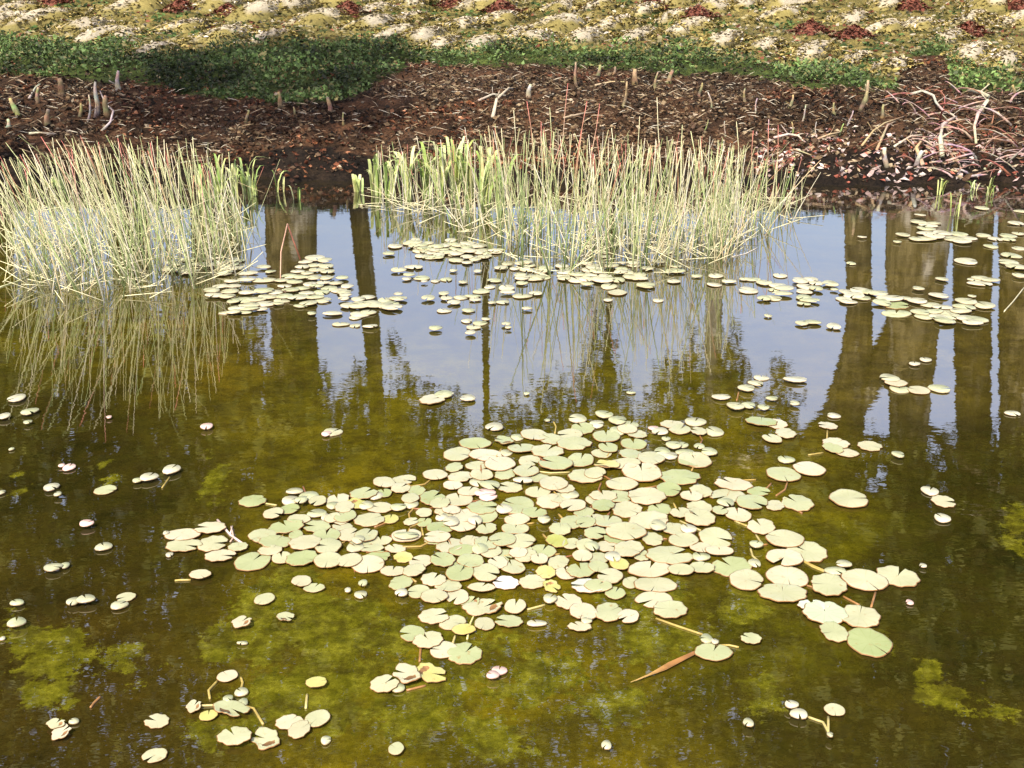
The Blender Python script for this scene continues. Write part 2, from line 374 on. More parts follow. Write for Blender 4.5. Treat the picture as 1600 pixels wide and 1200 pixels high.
def mound(px, py, wpx, red):
    p = ground_at(px, py); sc = p[1]/F; w = wpx*sc*0.60; h = (0.30 if not red else 0.6)*w; dd = w*(.95 if not red else 1.1)
    N, R = 22, 6; V = []; Fc = []; col = []
    sh = random.uniform(0.2, 0.5)*(0 if red else 1); ph = random.random()*9
    for r in range(R+1):
        q = r/R
        for j in range(N):
            th = 2*math.pi*j/N
            wv = 1 + .13*math.sin(3*th+ph) + .09*math.sin(5*th+2*ph) + .05*random.uniform(-1, 1)
            x = q*wv*math.cos(th); y = q*wv*math.sin(th)*(1 if red else abs(math.sin(th))**.35)
            prof = (1-q)**0.8 if red else (1-q*q)
            z = h*prof*(1+0.18*random.uniform(-1, 1)) - 0.16*q**3
            V.append((x*w + sh*h*prof*2, y*dd + (0 if red else .55)*x*w, z + (0 if red else .10*x*w)))
            pal_ = ((.15, .05, .03) if red else ((.34, .30, .21) if prof > 0.62 + .25*math.sin(2*th+ph) else (.20, .165, .05) if prof > .25 else (.13, .12, .035)))  # sunlit top painted paler, foot darkened for relief
            k = random.uniform(.75, 1.15); col.append([c*k for c in pal_])
    for r in range(R):
        for j in range(N):
            a = r*N+j; b = r*N+(j+1) % N
            Fc.append((a, b, b+N, a+N))
    nb = len(V)
    n = 420                                         # single leaves lying over the heap
    th = rng.random(n)*2*math.pi; q = np.sqrt(rng.random(n))*1.28
    prof = np.maximum(1-q, 0)**0.8 if red else np.maximum(1-q*q, 0)
    L = np.stack([q*np.cos(th)*w+sh*h*prof*2, q*np.sin(th)*dd*(1 if red else .75)+(0 if red else .55)*q*np.cos(th)*w, h*prof+0.012+(0 if red else .10)*q*np.cos(th)*w], 1)
    cc = palette(n, [(.15, .05, .03), (.08, .03, .018), (.2, .13, .07)] if red else [(.40, .33, .20), (.32, .25, .08), (.20, .165, .045), (.48, .43, .36)], [3, 2, 1] if red else [1.2, 5, 4, .7])
    if not red:
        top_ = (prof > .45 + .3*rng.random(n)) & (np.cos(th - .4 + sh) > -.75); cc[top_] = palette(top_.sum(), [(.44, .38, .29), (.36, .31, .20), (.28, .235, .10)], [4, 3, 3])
    d = rng.normal(size=(n, 3))*[1, 1, .35]; d /= np.linalg.norm(d, axis=1)[:, None]
    b = np.cross(d, [0, 0, 1.]) + rng.normal(size=(n, 3))*.25
    s = 0.036*(0.6+rng.random((n, 1)))
    LV = np.stack([L-d*s, L-b*s*.5+[0, 0, .01], L+d*s, L+b*s*.5+[0, 0, .01]], 1).reshape(-1, 3)
    flat = [i for f in Fc for i in f] + [nb+i for i in range(4*n)]
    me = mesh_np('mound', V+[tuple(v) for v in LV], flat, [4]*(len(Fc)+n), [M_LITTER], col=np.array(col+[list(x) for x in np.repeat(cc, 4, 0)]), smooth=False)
    o = link('leaf_mound' if not red else 'earth_mound', me, loc=tuple(p)); return o
def rows_of(items, step):
    """items (x,y,...) -> list of rows from the top, each sorted left to right"""
    it = sorted(items, key=lambda q: q[1]); rows = []; 
    for i in range(0, len(it), step): rows.append(sorted(it[i:i+step], key=lambda q: q[0]))
    return rows
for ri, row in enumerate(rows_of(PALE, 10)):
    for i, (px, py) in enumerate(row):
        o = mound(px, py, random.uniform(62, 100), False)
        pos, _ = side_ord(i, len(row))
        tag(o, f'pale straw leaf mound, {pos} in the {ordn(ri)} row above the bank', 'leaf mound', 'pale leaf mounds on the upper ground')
for i, (px, py) in enumerate(sorted(RED)):
    o = mound(px, py, 46, True)
    tag(o, f'pointed reddish brown mound among pale ones, {side_ord(i, len(RED))[0]}', 'earth mound', 'reddish mounds on the upper ground')

# ------------------------------------------------------------------ root stubs, twigs and driftwood on the bank
STUB = [(28,182,30,9,0),(100,152,32,11,1),(148,182,55,7,2),(137,188,42,4,2),(187,145,36,8,2),(165,182,34,10,1),(75,195,26,9,1),(125,182,24,6,1),(58,160,26,7,1),(12,200,16,8,2),
 (903,136,40,5,1),(935,122,22,7,1),(970,170,44,5,1),(990,132,26,10,1),(1022,142,30,5,1),(1045,130,22,9,1),(958,120,18,5,1),(825,152,22,8,2),
 (1093,152,24,5,1),(1112,168,26,3,2),(1163,160,24,5,1),(1182,177,26,3,2),(1234,170,24,5,1),(1252,190,28,3,2),(1305,182,24,5,1),(1324,198,28,3,2),(1377,184,24,6,1),(1345,172,48,7,1),(1353,160,30,4,1),
 (385,192,22,5,1),(440,168,26,8,1),(460,182,18,4,1),(515,175,26,8,1),(535,196,22,4,1),(1100,205,22,2,0),(1131,214,28,2,2),(1202,210,26,2,2),(1273,213,26,2,2),(1239,212,24,3,0),(1312,214,22,3,0),
 (1386,262,34,9,2),(1432,262,30,9,2),(1585,150,20,6,1),(1560,190,18,6,1),(1500,130,20,4,1)]
scol = {0: (.30, .32, .12), 1: (.30, .23, .12), 2: (.44, .39, .30)}
sname = {0: 'greenish', 1: 'tan brown', 2: 'bleached pale'}
STUB.sort()
for i, (px, py, h, w, k) in enumerate(STUB):
    p = ground_at(px, py); s = p[1]/F
    b = TB(); n = 6; lean = random.uniform(-.25, .25); pts = []; rad = []
    for j in range(n):
        q = j/(n-1)
        pts.append((lean*h*s*q + 0.12*h*s*math.sin(q*4+i)*0.5, random.uniform(-.01, .01), h*s*q - .03)); rad.append(w*s*0.5*(1.25-0.75*q)*random.uniform(.85, 1.15))
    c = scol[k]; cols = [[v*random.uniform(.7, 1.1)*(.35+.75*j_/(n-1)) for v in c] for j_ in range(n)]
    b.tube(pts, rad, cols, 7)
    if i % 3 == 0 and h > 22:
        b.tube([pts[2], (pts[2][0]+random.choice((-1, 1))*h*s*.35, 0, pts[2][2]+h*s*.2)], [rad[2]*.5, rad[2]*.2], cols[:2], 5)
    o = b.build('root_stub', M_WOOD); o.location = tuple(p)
    tag(o, f'{sname[k]} root stub on the brown bank, {side_ord(i, len(STUB))[0]}', 'root stub', 'root stubs standing along the bank')
DRIFT = [([(1420,150),(1440,148),(1456,158),(1460,172),(1470,182),(1486,188),(1494,192)], 5, 'pale crooked branch lying under the right-hand green cover', .05),
 ([(1470,248),(1466,232),(1468,216),(1478,204),(1492,186)], 8, 'thick bleached curved root near the right-hand water margin', .12),
 ([(1512,145),(1528,156),(1540,168),(1538,178),(1524,196),(1519,210),(1523,228)], 7, 'bleached bent branch at the far right of the bank', .12),
 ([(1345,232),(1362,214),(1380,202),(1410,186)], 4, 'thin tan twig rising towards the tangled roots', .05),
 ([(1368,238),(1378,220),(1384,205),(1398,192)], 5, 'tan forked twig beside the white stub', .05),
 ([(1208,218),(1230,216),(1246,218),(1254,224)], 5, 'pale grey stick flat on leaves behind the reed ends', .02),
 ([(1276,220),(1295,216),(1312,210)], 4, 'short tan stick flat on rusty leaves', .02),
 ([(770,186),(776,168),(795,150),(803,142)], 6, 'pale curved branch above the middle reeds', .08),
 ([(748,160),(770,154),(790,152)], 4, 'grey twig just left of the pale curved branch', .03),
 ([(1395,232),(1420,222),(1440,214)], 4, 'straight tan stick between the bleached roots', .04),
 ([(160,208),(175,200),(180,186),(168,172),(158,145)], 4, 'thin pale curved root among the left-hand stubs', .06),
 ([(48,157),(58,146),(70,128)], 4, 'slanting pale twig above the left-hand stubs', .04),
 ([(48,212),(66,213),(90,212)], 4, 'pale stick flat on red leaves above the left reeds', .02),
 ([(880,188),(910,183),(930,178)], 4, 'tan twig flat behind the red-tipped reeds', .02),
 ([(930,136),(955,133),(975,131)], 4, 'tan twig flat under the green cover near the middle', .02),
 ([(1440,262),(1428,248),(1440,232),(1448,222)], 7, 'tan gnarled root between stub and water', .1),
 ([(1238,236),(1252,244),(1266,246)], 3, 'small crossed twig above the black muck', .02)]
for pts, w, lab, lift in DRIFT:
    Q = [ground_at(x, y) for x, y in pts]; s = Q[0][1]/F; b = TB()
    n = len(Q); Q = [q + np.array([0, -0.03, 0.02 + lift*math.sin(math.pi*i/(n-1))]) for i, q in enumerate(Q)]
    base = (.42, .36, .28) if ('pale' in lab or 'bleached' in lab or 'grey' in lab) else (.36, .28, .16)
    rad = [w*s*.5*(1-.45*i/(n-1))*random.uniform(.85, 1.1) for i in range(n)]
    cols = [[v*random.uniform(.8, 1.1) for v in base] for _ in Q]
    b.tube(Q, rad, cols, 7)
    for j in range(1, n-1, 2):
        e = Q[j] + np.array([random.uniform(-.12, .12), 0, random.uniform(.03, .1)])
        b.tube([Q[j], e], [rad[j]*.5, rad[j]*.2], cols[:2], 5)
    tag(b.build('driftwood', M_WOOD), lab, 'driftwood')

root = bpy.data.objects.new('brush_pile', None); C.objects.link(root); g0 = ground_at(1500, 240); root.location = tuple(g0)
for i in range(96):
    px_, py_ = random.gauss(1500, 62), random.uniform(150, 282)
    p = ground_at(px_, py_) - g0; b = TB(); a = random.uniform(0, 6.28); l = random.uniform(.22, .62); cu = random.uniform(-2.6, 2.6); el = random.uniform(.2, 1.25)
    pts = [p + [0, 0, -.01]]
    for k in range(6): pts.append(pts[-1] + np.array([math.cos(a+cu*k/6)*l/6, math.sin(a+cu*k/6)*l/9, l/6*math.sin(el)*(1-k/4)]) )
    pts = [np.array([q[0], q[1], q[2]+.02]) for q in pts]
    c = random.choice([(.34, .22, .17), (.28, .14, .10), (.38, .29, .23), (.24, .10, .07), (.42, .30, .26)]); r0 = random.choice([.005, .006, .008, .011, .015])
    b.tube(pts, [r0*(1-.12*k) for k in range(7)], [[v*random.uniform(.7, 1.1) for v in c] for _ in pts], 6); b.build('branch', M_WOOD, root)
tag(root, 'tangle of curled tan and pinkish roots and twigs at the right-hand margin', 'brush pile')

# ------------------------------------------------------------------ reeds
RC = [(.46, .46, .24), (.54, .52, .32), (.32, .39, .15), (.55, .53, .40), (.22, .31, .10), (.39, .44, .20), (.17, .23, .08)]
def lerp(a, b, q): return [a[i]*(1-q)+b[i]*q for i in range(3)]
def reed(b, base, h, lean, r=0.0042, red=False, bend=None, dead=False):
    """one upright stem from the water; lean = sideways and depth drift at the tip per metre"""
    c0 = random.choice(RC) if not dead else random.choice([(.62, .56, .30), (.55, .44, .24), (.66, .60, .42)])
    tip = (.42, .12, .09) if red else lerp(c0, (.5, .40, .22), random.random()*.6)
    n = 5; pts = []; rad = []; cols = []
    cv = random.uniform(-.04, .04)
    for i in range(n):
        q = i/(n-1)
        pts.append(np.array(base) + [lean[0]*h*q + cv*h*q*q, lean[1]*h*q, h*q - (0.03 if i == 0 else 0)])
        rad.append(r*(1.0-.62*q)); 
        cols.append(lerp(c0, tip, max(0, (q-.45)/.55)) if red else lerp(c0, tip, q))
    if bend:
        e = pts[-1]; pts.append(e + np.array(bend)); rad.append(rad[-1]*.8); cols.append(cols[-1])
    b.tube(pts, rad, cols, 4)
def in_bed(poly, x, y):
    c = False; j = len(poly)-1
    for i in range(len(poly)):
        xi, yi = poly[i]; xj, yj = poly[j]
        if (yi > y) != (yj > y) and x < (xj-xi)*(y-yi)/(yj-yi)+xi: c = not c
        j = i
    return c
BEDS = [
 dict(name='left reed bed', poly=[(8,345),(60,330),(150,322),(270,322),(385,330),(388,398),(330,448),(200,474),(90,466),(16,425)], n=480, cols=15,
      top=lambda x: np.interp(x, [0, 40, 100, 180, 260, 330, 390], [300, 262, 250, 225, 222, 232, 262]), lean=lambda x: np.interp(x, [0, 120, 250, 390], [-.10, -.30, -.20, -.10])),
 dict(name='middle reed bed', poly=[(585,308),(700,305),(820,318),(1000,330),(1130,322),(1235,318),(1238,345),(1140,405),(1040,425),(900,430),(800,410),(700,345),(600,325)], n=700, cols=26,
      top=lambda x: np.interp(x, [560, 640, 700, 780, 880, 960, 1060, 1140, 1240], [240, 225, 222, 208, 212, 222, 225, 232, 262]), lean=lambda x: np.interp(x, [560, 800, 1000, 1240], [-.06, -.05, .02, .10]))]
for bed in BEDS:
    cand = []
    pxs = [p[0] for p in bed['poly']]; pys = [p[1] for p in bed['poly']]
    while len(cand) < bed['n']:
        x = random.uniform(min(pxs), max(pxs)); y = random.uniform(min(pys), max(pys))
        y2 = y + random.gauss(0, 9); x2 = x + random.gauss(0, 9)
        if in_bed(bed['poly'], x, y) and float(fb(np.array(x/34.), np.array(y/16.), 1.0, 13)) > random.uniform(.25, .52): cand.append((x2, y2))
    x0, x1 = min(pxs), max(pxs); nc = bed['cols']
    tufts = {}
    for x, y in cand:
        k = min(int((x-x0)/(x1-x0)*nc), nc-1); tufts.setdefault(k, []).append((x, y))
    for idx, k in enumerate(sorted(tufts)):
        g = tufts[k]; cx = W(sum(p[0] for p in g)/len(g), sum(p[1] for p in g)/len(g))
        root = None; b = TB(); dd = b
        for x, y in g:
            p = W(x, y) ; ty = bed['top'](x) + random.choice([0, 10, 30, 60, 90, 130])*random.random() + random.uniform(-16, 10)
            d = ray(x, ty); h = max(0.15, CH + d[2]*p[1]/d[1])
            ln = (bed['lean'](x) + random.gauss(0, .13)*(1 if random.random() < .75 else 2.4), random.uniform(-.12, .12))
            q = random.random()
            if q < .76: reed(b, p-cx, h, ln, random.choice([.0026, .0034, .0044, .0056])*random.uniform(.85, 1.15), red=random.random() < .12)
            elif q < .87: reed(dd, p-cx, h*random.uniform(.25, .6), (random.uniform(-.9, .9), random.uniform(-.3, .3)), .0032, dead=True)
            else: reed(dd, p-cx, h*random.uniform(.4, .7), (random.uniform(-.3, .3), 0), .0034, dead=True, bend=(random.uniform(-.25, .25), random.uniform(-.05, .05), random.uniform(-.25, -.05)))
            for _k in range(1 if random.random() < .5 else 0):                       # short broken stems low on the water
                a = random.uniform(0, 6.28); l = random.uniform(.1, .35)
                dd.tube([p-cx+[0, 0, .01], p-cx+[math.cos(a)*l, math.sin(a)*l*.6, random.uniform(.01, .16)]], [.003, .002], [(.66, .62, .36)]*2, 4)
        root = b.build('reeds', M_REED); root.location = tuple(cx)
        tag(root, f'tuft of thin yellow green reeds, {side_ord(idx, len(tufts))[0]} in the {bed["name"]}', 'reeds', 'tufts of the ' + bed['name'])
# single tall stems that stand out (tip x, tip y, base x, base y)
TALL = [(888,130,868,330,1),(858,168,872,345,0),(916,158,890,350,1),(938,162,905,352,1),(824,158,846,360,1),(803,172,812,350,0),(845,190,852,340,1),(772,200,800,340,1),(1027,152,1037,370,0),(1067,195,1060,380,0),
 (1202,196,1196,335,1),(1217,195,1212,340,1),(1282,250,1190,350,2),(1080,205,1118,395,3),(1152,190,1156,380,0),(38,264,70,400,1),(82,215,100,340,0),(155,222,175,400,1),(185,216,214,400,1),(206,224,228,430,0),(236,223,252,420,1),(256,218,268,430,0),(277,254,282,430,0),(112,232,128,380,1),(300,214,316,420,0),(2,300,14,425,0),(42,290,38,390,0),(1000,182,985,360,0),(955,200,975,380,0),(1176,204,1170,350,1)]
TALL.sort(key=lambda q: q[0])
for i, (tx, ty, bx, by, k) in enumerate(TALL):
    p = W(bx, by); d = ray(tx, ty); t_ = p[1]/d[1]; tip = d*t_ + [0, 0, CH]
    b = TB(); h = tip[2]; c0 = random.choice(RC[:3]); r = .0058 if k == 3 else .0046
    tipc = (.46, .13, .10) if k == 1 else ((.62, .42, .22) if k == 2 else lerp(c0, (.55, .5, .3), .5))
    pts = [np.array([0, 0, -.03]) if j == 0 else (tip-p)*j/5 + [random.uniform(-.006, .006), 0, 0] for j in range(6)]
    b.tube(pts, [r*(1-.1*j) for j in range(6)], [lerp(c0, tipc, max(0, (j-2)/3)) for j in range(6)], 5)
    o = b.build('tall_reed', M_REED); o.location = tuple(p)
    tag(o, f'{["tall green reed", "tall red-tipped reed", "leaning orange-tan reed", "thick pale reed"][k]} rising above its bed, {side_ord(i, len(TALL))[0]} of the tall stems', 'reed stem', 'tall single reeds')
# broken reed standing as a narrow triangle, by the small pad raft
a, t1, c1_ = W(470, 408), W(438, 440), None
b = TB(); apex_d = ray(449, 350); tt = (a[1])/apex_d[1]; apex = apex_d*tt+[0, 0, CH]
b.tube([a, apex], [.006, .005], [(.42, .16, .09)]*2, 5); b.tube([apex, (apex+t1)/2+[-.02, 0, 0], t1], [.005, .004, .003], [(.5, .3, .2)]*3, 5)
tag(b.build('bent_reed', M_REED), 'broken reddish reed bent double into a narrow tent shape', 'broken reed')
# leafy grasses with broad arching blades
def leafy(px, py, n, hmax, wid, lab, name='grass_plant', cols=((.22, .30, .07), (.36, .42, .14), (.46, .48, .22)), bank=False):
    p = ground_at(px, py) if bank else W(px, py); b = TB()
    for i in range(n):
        a = random.uniform(0, 6.28); h = hmax*random.uniform(.5, 1); o_ = random.uniform(.1, .45)*h
        d = np.array([math.cos(a), math.sin(a)*.6, 0]); base = np.array([random.uniform(-.04, .04), random.uniform(-.025, .025), -.02])
        pts = [base + d*o_*q**1.6 + [0, 0, h*(q - .38*max(0, q-.55)**1.2*3.0)] for q in np.linspace(0, 1, 7)]
        c = random.choice(cols); sd = np.cross(d, [0, 0, 1.]); sd = sd/np.linalg.norm(sd)
        sd = (sd + np.array([.6, 0, 0])); sd /= np.linalg.norm(sd)
        b.blade(pts, [wid*v for v in (.5, .8, 1, 1, .8, .5, .08)], [[v*random.uniform(.9, 1.1) for v in c]]*7, sd)
    o = b.build(name, M_REED); o.location = tuple(p); tag(o, lab, 'grass plant', 'leafy grass plants at the water margin'); return o
for i, (px, py, n, h) in enumerate([(560,300,8,.32),(588,305,12,.7),(610,312,12,.75),(640,312,14,.85),(668,310,14,.9),(688,314,16,1.0),(712,312,16,1.0),(735,316,14,.95),(758,320,12,.9),(785,322,10,.8)]):
    leafy(px, py, n, h, .015, f'broad-bladed arching grass plant, {side_ord(i, 10)[0]} at the left end of the middle reeds')
for i, (px, py, n, h) in enumerate([(318,312,10,.5),(345,318,12,.6),(368,316,12,.55),(388,312,12,.55),(398,306,8,.42)]):
    leafy(px, py, n, h*1.3, .010, f'curly green grass plant, {side_ord(i, 5)[0]} behind the right side of the left reeds')
leafy(438, 300, 4, .42, .014, 'small broad-leaved green plant alone on the dark margin'); leafy(465, 312, 5, .34, .006, 'wispy pale plant right of the small broad-leaved one')
leafy(1468, 305, 8, .32, .006, 'drooping pale grass tuft left on the right-hand margin', bank=False); leafy(1492, 338, 6, .42, .006, 'upright fan grass tuft above the far right pads', bank=False)
leafy(1546, 306, 7, .36, .006, 'upright fan grass tuft at the far right margin'); leafy(1518, 298, 7, .2, .006, 'low yellow grass tuft between the fan tufts')
leafy(85, 285, 8, .14, .012, 'low green leafy weed beside the left-hand water margin', bank=True); leafy(1240, 250, 6, .12, .01, 'small weed at the edge of black muck', bank=True)

# ------------------------------------------------------------------ lily pads
def pad_mesh(seed, mt, torn=False):
    r_ = random.Random(seed); N = 30; na = r_.uniform(0, 2*math.pi); nw = r_.uniform(.07, .26) if r_.random() < .75 else 0.03
    ph = [r_.uniform(0, 6.28) for _ in range(4)]; amp = .035 if not torn else .13; lobes = r_.choice([0, .02, .05])
    fold = r_.uniform(-.5, .5)*(2.2 if torn else 1); fa = r_.uniform(0, 6.28)
    rings = [.0, .3, .62, .88, 1.0]; V = []; Fc = []; mi = []
    for q in rings[1:]:
        for j in range(N+1):
            u = j/N; th = na + nw*q**.4 + (2*math.pi-2*nw*q**.4)*u
            rr = 1 + amp*math.sin(2*th+ph[0]) + amp*.6*math.sin(5*th+ph[1]) + lobes*math.sin(9*th+ph[2]) + (.05 if torn else .012)*r_.uniform(-1, 1)
            rr *= 1 - .10*math.exp(-min(u, 1-u)*14)
            x, y = q*rr*math.cos(th), q*rr*math.sin(th)
            z = .018*q*q*math.sin(3*th+ph[3]) + (.025 if not torn else .14)*q**4*max(0, math.sin(th+fa)) + .01*(1-q)
            V.append([x, y, z])
    K = N+1; c = len(V); V.append([.0, .0, .0])
    for j in range(N): Fc.append((c, j, j+1)); mi.append(0)
    for r in range(3):
        for j in range(N):
            a = r*K+j; Fc.append((a, a+K, a+K+1, a+1)); mi.append(0)
    e = 3*K; u0 = len(V)                             # red-brown underside, a little wider than the top
    for j in range(K): x, y, z = V[e+j]; V.append([x*1.055, y*1.055, z*.8-.022])
    for j in range(N): Fc.append((e+j, u0+j, u0+j+1, e+j+1)); mi.append(1)
    u1 = len(V); V.append([0, 0, -.03])
    for j in range(N): Fc.append((u1, u0+j+1, u0+j)); mi.append(1)
    V = np.array(V); V[:, 2] += .03
    return mesh_np('lily_pad', V, [i for f in Fc for i in f], [len(f) for f in Fc], [mt, M_UNDER], mi, smooth=True)
PM = {'': [pad_mesh(i, M_PAD) for i in range(26)], 'y': [pad_mesh(50+i, M_PADY, i % 2 == 0) for i in range(6)], 'p': [pad_mesh(70+i, M_PADP) for i in range(4)],
      'w': [pad_mesh(80+i, M_PADW) for i in range(3)], 't': [pad_mesh(90+i, M_PAD, True) for i in range(5)]}
RAW = {}
RAW['A'] = (360,640,.25,"""141,580,160,62 270,666,116,60 403,530,95,32 375,575,95,50 372,632,110,55 445,590,70,40 495,550,110,45 545,585,100,60 670,570,125,70 640,605,70,40 715,625,110,70 835,535,160,65 800,600,110,60,y 850,610,80,50,y 910,545,80,50 960,470,120,70 1085,445,145,55 1065,500,110,75 960,530,90,60 935,620,150,60 1050,628,90,35 1130,600,80,45 1165,515,100,75 1125,570,100,60 1265,565,145,80 1280,420,140,60
430,700,130,55 540,740,150,70 350,745,190,75 600,680,60,70 640,690,90,80 720,680,120,70 870,695,180,75 1000,690,95,75,y 700,740,120,50 200,800,160,75 410,800,80,70 285,835,180,75 470,850,180,80 600,800,160,90 745,790,130,75 850,800,130,90 610,870,145,105 250,890,130,60 140,955,200,110 320,935,110,70 450,945,170,90 610,960,150,95 745,960,130,85 780,870,95,55 735,1150,35,25 445,1090,110,65 525,1125,115,50 1100,793,165,80
1130,710,80,110 1210,710,90,70 1210,660,90,80 1310,745,150,70 1290,805,150,70 1360,640,150,60 1320,680,70,40 1310,600,110,60 540,655,110,45 690,700,90,60 800,840,70,60""")
RAW['B'] = (700,620,.25,"""125,20,85,42 290,200,100,45 810,145,100,50 840,205,130,65 975,130,100,45 930,180,80,60 620,158,34,14 170,300,180,60 350,285,105,70,t 435,258,75,35 540,245,150,70 640,270,130,65 760,245,140,60 790,300,200,68 60,365,160,75 235,370,190,70 365,355,70,45 460,330,155,60 620,350,185,75
1060,165,100,45 1140,185,90,45 990,255,150,90 1060,225,90,50 1120,215,110,60 1180,240,110,60 1285,205,60,25,p 1325,235,90,35,y 1400,180,130,50 1450,215,120,55 1545,165,120,42 1565,230,90,65 1362,272,50,28 1160,300,150,60 1000,330,110,55 960,360,110,50 1140,365,130,60 1270,395,150,80 1410,325,90,40 1465,315,65,35 1385,375,90,40 1340,350,90,40 1485,355,110,38 1540,400,180,90 1570,320,60,50
830,400,150,95 510,405,125,70 670,430,190,80 180,435,140,45 325,430,180,80 355,490,120,60 40,455,100,60 490,475,140,80 570,515,120,50 80,510,150,60 210,500,130,60 180,540,80,50 265,570,110,45 385,572,145,60 470,545,110,35 30,565,110,70 860,505,190,78 660,560,160,80 730,590,110,50 560,605,140,60 130,600,120,60 230,610,120,40,p 250,650,100,35,p 70,650,150,80 220,700,170,80 110,750,140,90 240,750,130,90 430,685,190,100 350,715,90,60 640,660,160,80 700,640,120,60 540,735,140,60 430,780,150,60 780,690,150,70 600,792,70,38 420,835,150,70 90,815,150,70 240,830,110,80 780,790,140,90 850,730,110,90 860,800,110,80 700,840,120,70 760,620,100,50 20,720,100,70 170,790,80,60 20,800,90,60""")
RAW['C'] = (560,840,.25,"""30,20,160,60 140,25,130,50 300,5,140,30 470,20,110,50 80,75,140,45 230,75,120,50 120,125,150,60 60,180,180,100 280,130,110,60,y 390,155,130,75 525,150,135,100 570,55,150,90 650,90,160,60 700,30,110,80 800,50,130,110 900,30,150,80 1010,40,180,80 1150,95,150,75 1240,35,120,90,y 1330,50,100,100 700,160,150,80 830,100,120,70 870,170,110,90 960,190,140,90 1050,130,120,80 215,222,140,58 350,220,120,90 265,290,128,82 470,270,140,80 560,310,150,75 635,235,160,90 800,235,155,110 910,120,110,80 1250,160,120,80 1170,230,110,70,y 1090,285,155,78 920,290,150,75,w 770,330,150,50 375,343,130,72 270,365,70,40 475,380,150,80 618,378,130,92 30,310,50,60 15,365,70,40 780,445,200,100,t 700,410,100,70,t 980,445,120,90 1210,320,100,60,y 1300,230,120,80 1390,220,150,90 1430,315,190,85,w 1197,403,75,50 1310,410,150,90 1405,480,150,120 475,500,170,85 590,540,150,85 660,590,130,60,y 788,550,110,80 937,535,155,70 1113,547,110,32,y 1380,572,130,58 1425,540,60,30,y 335,605,140,100 435,655,160,95 530,710,160,90 665,730,190,125 300,870,150,110,t 165,930,160,95 250,950,70,50 455,860,165,115,y 880,845,85,45,p 840,885,70,45,p 1020,80,110,60 760,90,90,60 1400,130,110,80 1420,60,110,70 1000,110,100,60 620,180,110,60 1130,150,100,60""")
RAW['D'] = (920,720,.25,"""40,90,120,80 110,40,130,60,y 230,30,180,60 330,80,220,110 205,155,190,70 570,110,240,85 500,190,140,80 640,15,150,55 1232,5,95,40 1215,98,190,80 1375,62,190,78 900,155,205,75 865,225,205,80 1060,195,130,55 1020,270,180,90 855,280,95,45 1160,285,110,65 1300,270,170,110 700,200,125,70 640,235,120,60 930,345,140,80 1075,418,150,100 1045,550,75,35 1222,505,230,90 1360,575,220,115 1220,625,210,95 1240,735,225,130 1210,840,260,115 1495,795,200,125 1540,705,120,40 1400,920,170,60,w 1475,965,240,130,w 1530,1085,150,135
360,235,220,90 90,230,150,60 190,230,160,70 50,250,130,60 440,310,130,75 240,310,170,90 90,295,130,70 380,380,230,90 120,390,150,80 570,340,110,80 690,370,170,95 690,300,150,70 820,325,90,70 530,435,130,90 620,445,90,50 230,460,230,100 400,500,120,90 590,510,170,80 795,490,190,110 815,580,155,55 700,560,130,60 700,610,100,45 510,600,270,110 250,570,160,100 120,540,130,70 20,560,80,50 60,620,120,70 330,600,100,80 190,660,110,70,y 60,680,110,80 380,690,240,95 575,700,140,65 705,680,150,65 890,668,220,110 1035,650,70,60 985,760,190,115 130,740,140,90 60,800,150,70 165,840,110,70 262,770,95,70 415,785,240,90 405,875,210,90 505,945,190,100 20,960,40,80 125,960,160,105 245,990,120,85 735,1120,65,60 1010,1130,110,62 785,1160,40,30 30,380,120,80 40,470,120,80 160,490,120,70 150,620,90,60 430,430,90,60""")
RAW['E'] = (1066,800,1/3,"""855,330,185,90 1010,308,165,90 755,262,65,28 875,620,175,125 830,500,160,105 1065,430,30,25,p 1127,262,28,18 145,668,150,75 510,925,55,32 545,965,70,42 713,940,82,55 308,1010,42,40,y 1218,38,65,32 690,1070,24,40""")
RAW['E2'] = (1066,400,1/3,"""782,1148,165,72 1160,1107,70,35 1225,1155,95,60 720,888,115,45 705,912,80,50 770,928,100,38 880,895,105,42 1010,945,50,28,t 680,800,78,45 710,753,55,22 370,785,130,40 440,790,90,45 420,865,80,50 485,838,90,45 250,718,75,32 308,710,60,32 380,722,48,20 182,668,78,26 300,632,70,28 345,600,65,22 370,575,65,20 420,680,50,16 530,590,100,24 525,703,40,20 970,583,80,35 1000,604,90,36 1020,628,85,30 1108,633,95,35 1205,628,90,30 1140,492,48,16 1088,513,45,14 1548,742,65,20 150,830,75,40 125,930,65,32""")
RAW['L'] = (0,400,1/3,"""80,675,70,32 140,740,70,30 20,765,50,30 132,792,35,14 512,765,22,16,p 970,812,50,32,p 55,910,22,12 325,998,50,26,p 290,990,25,14,p 805,1015,72,42 700,1050,75,35 645,1065,40,18 495,1103,92,36 242,1093,62,32 273,1132,30,18 8,1115,30,30 1560,830,80,30,y 1530,842,40,22,p""")
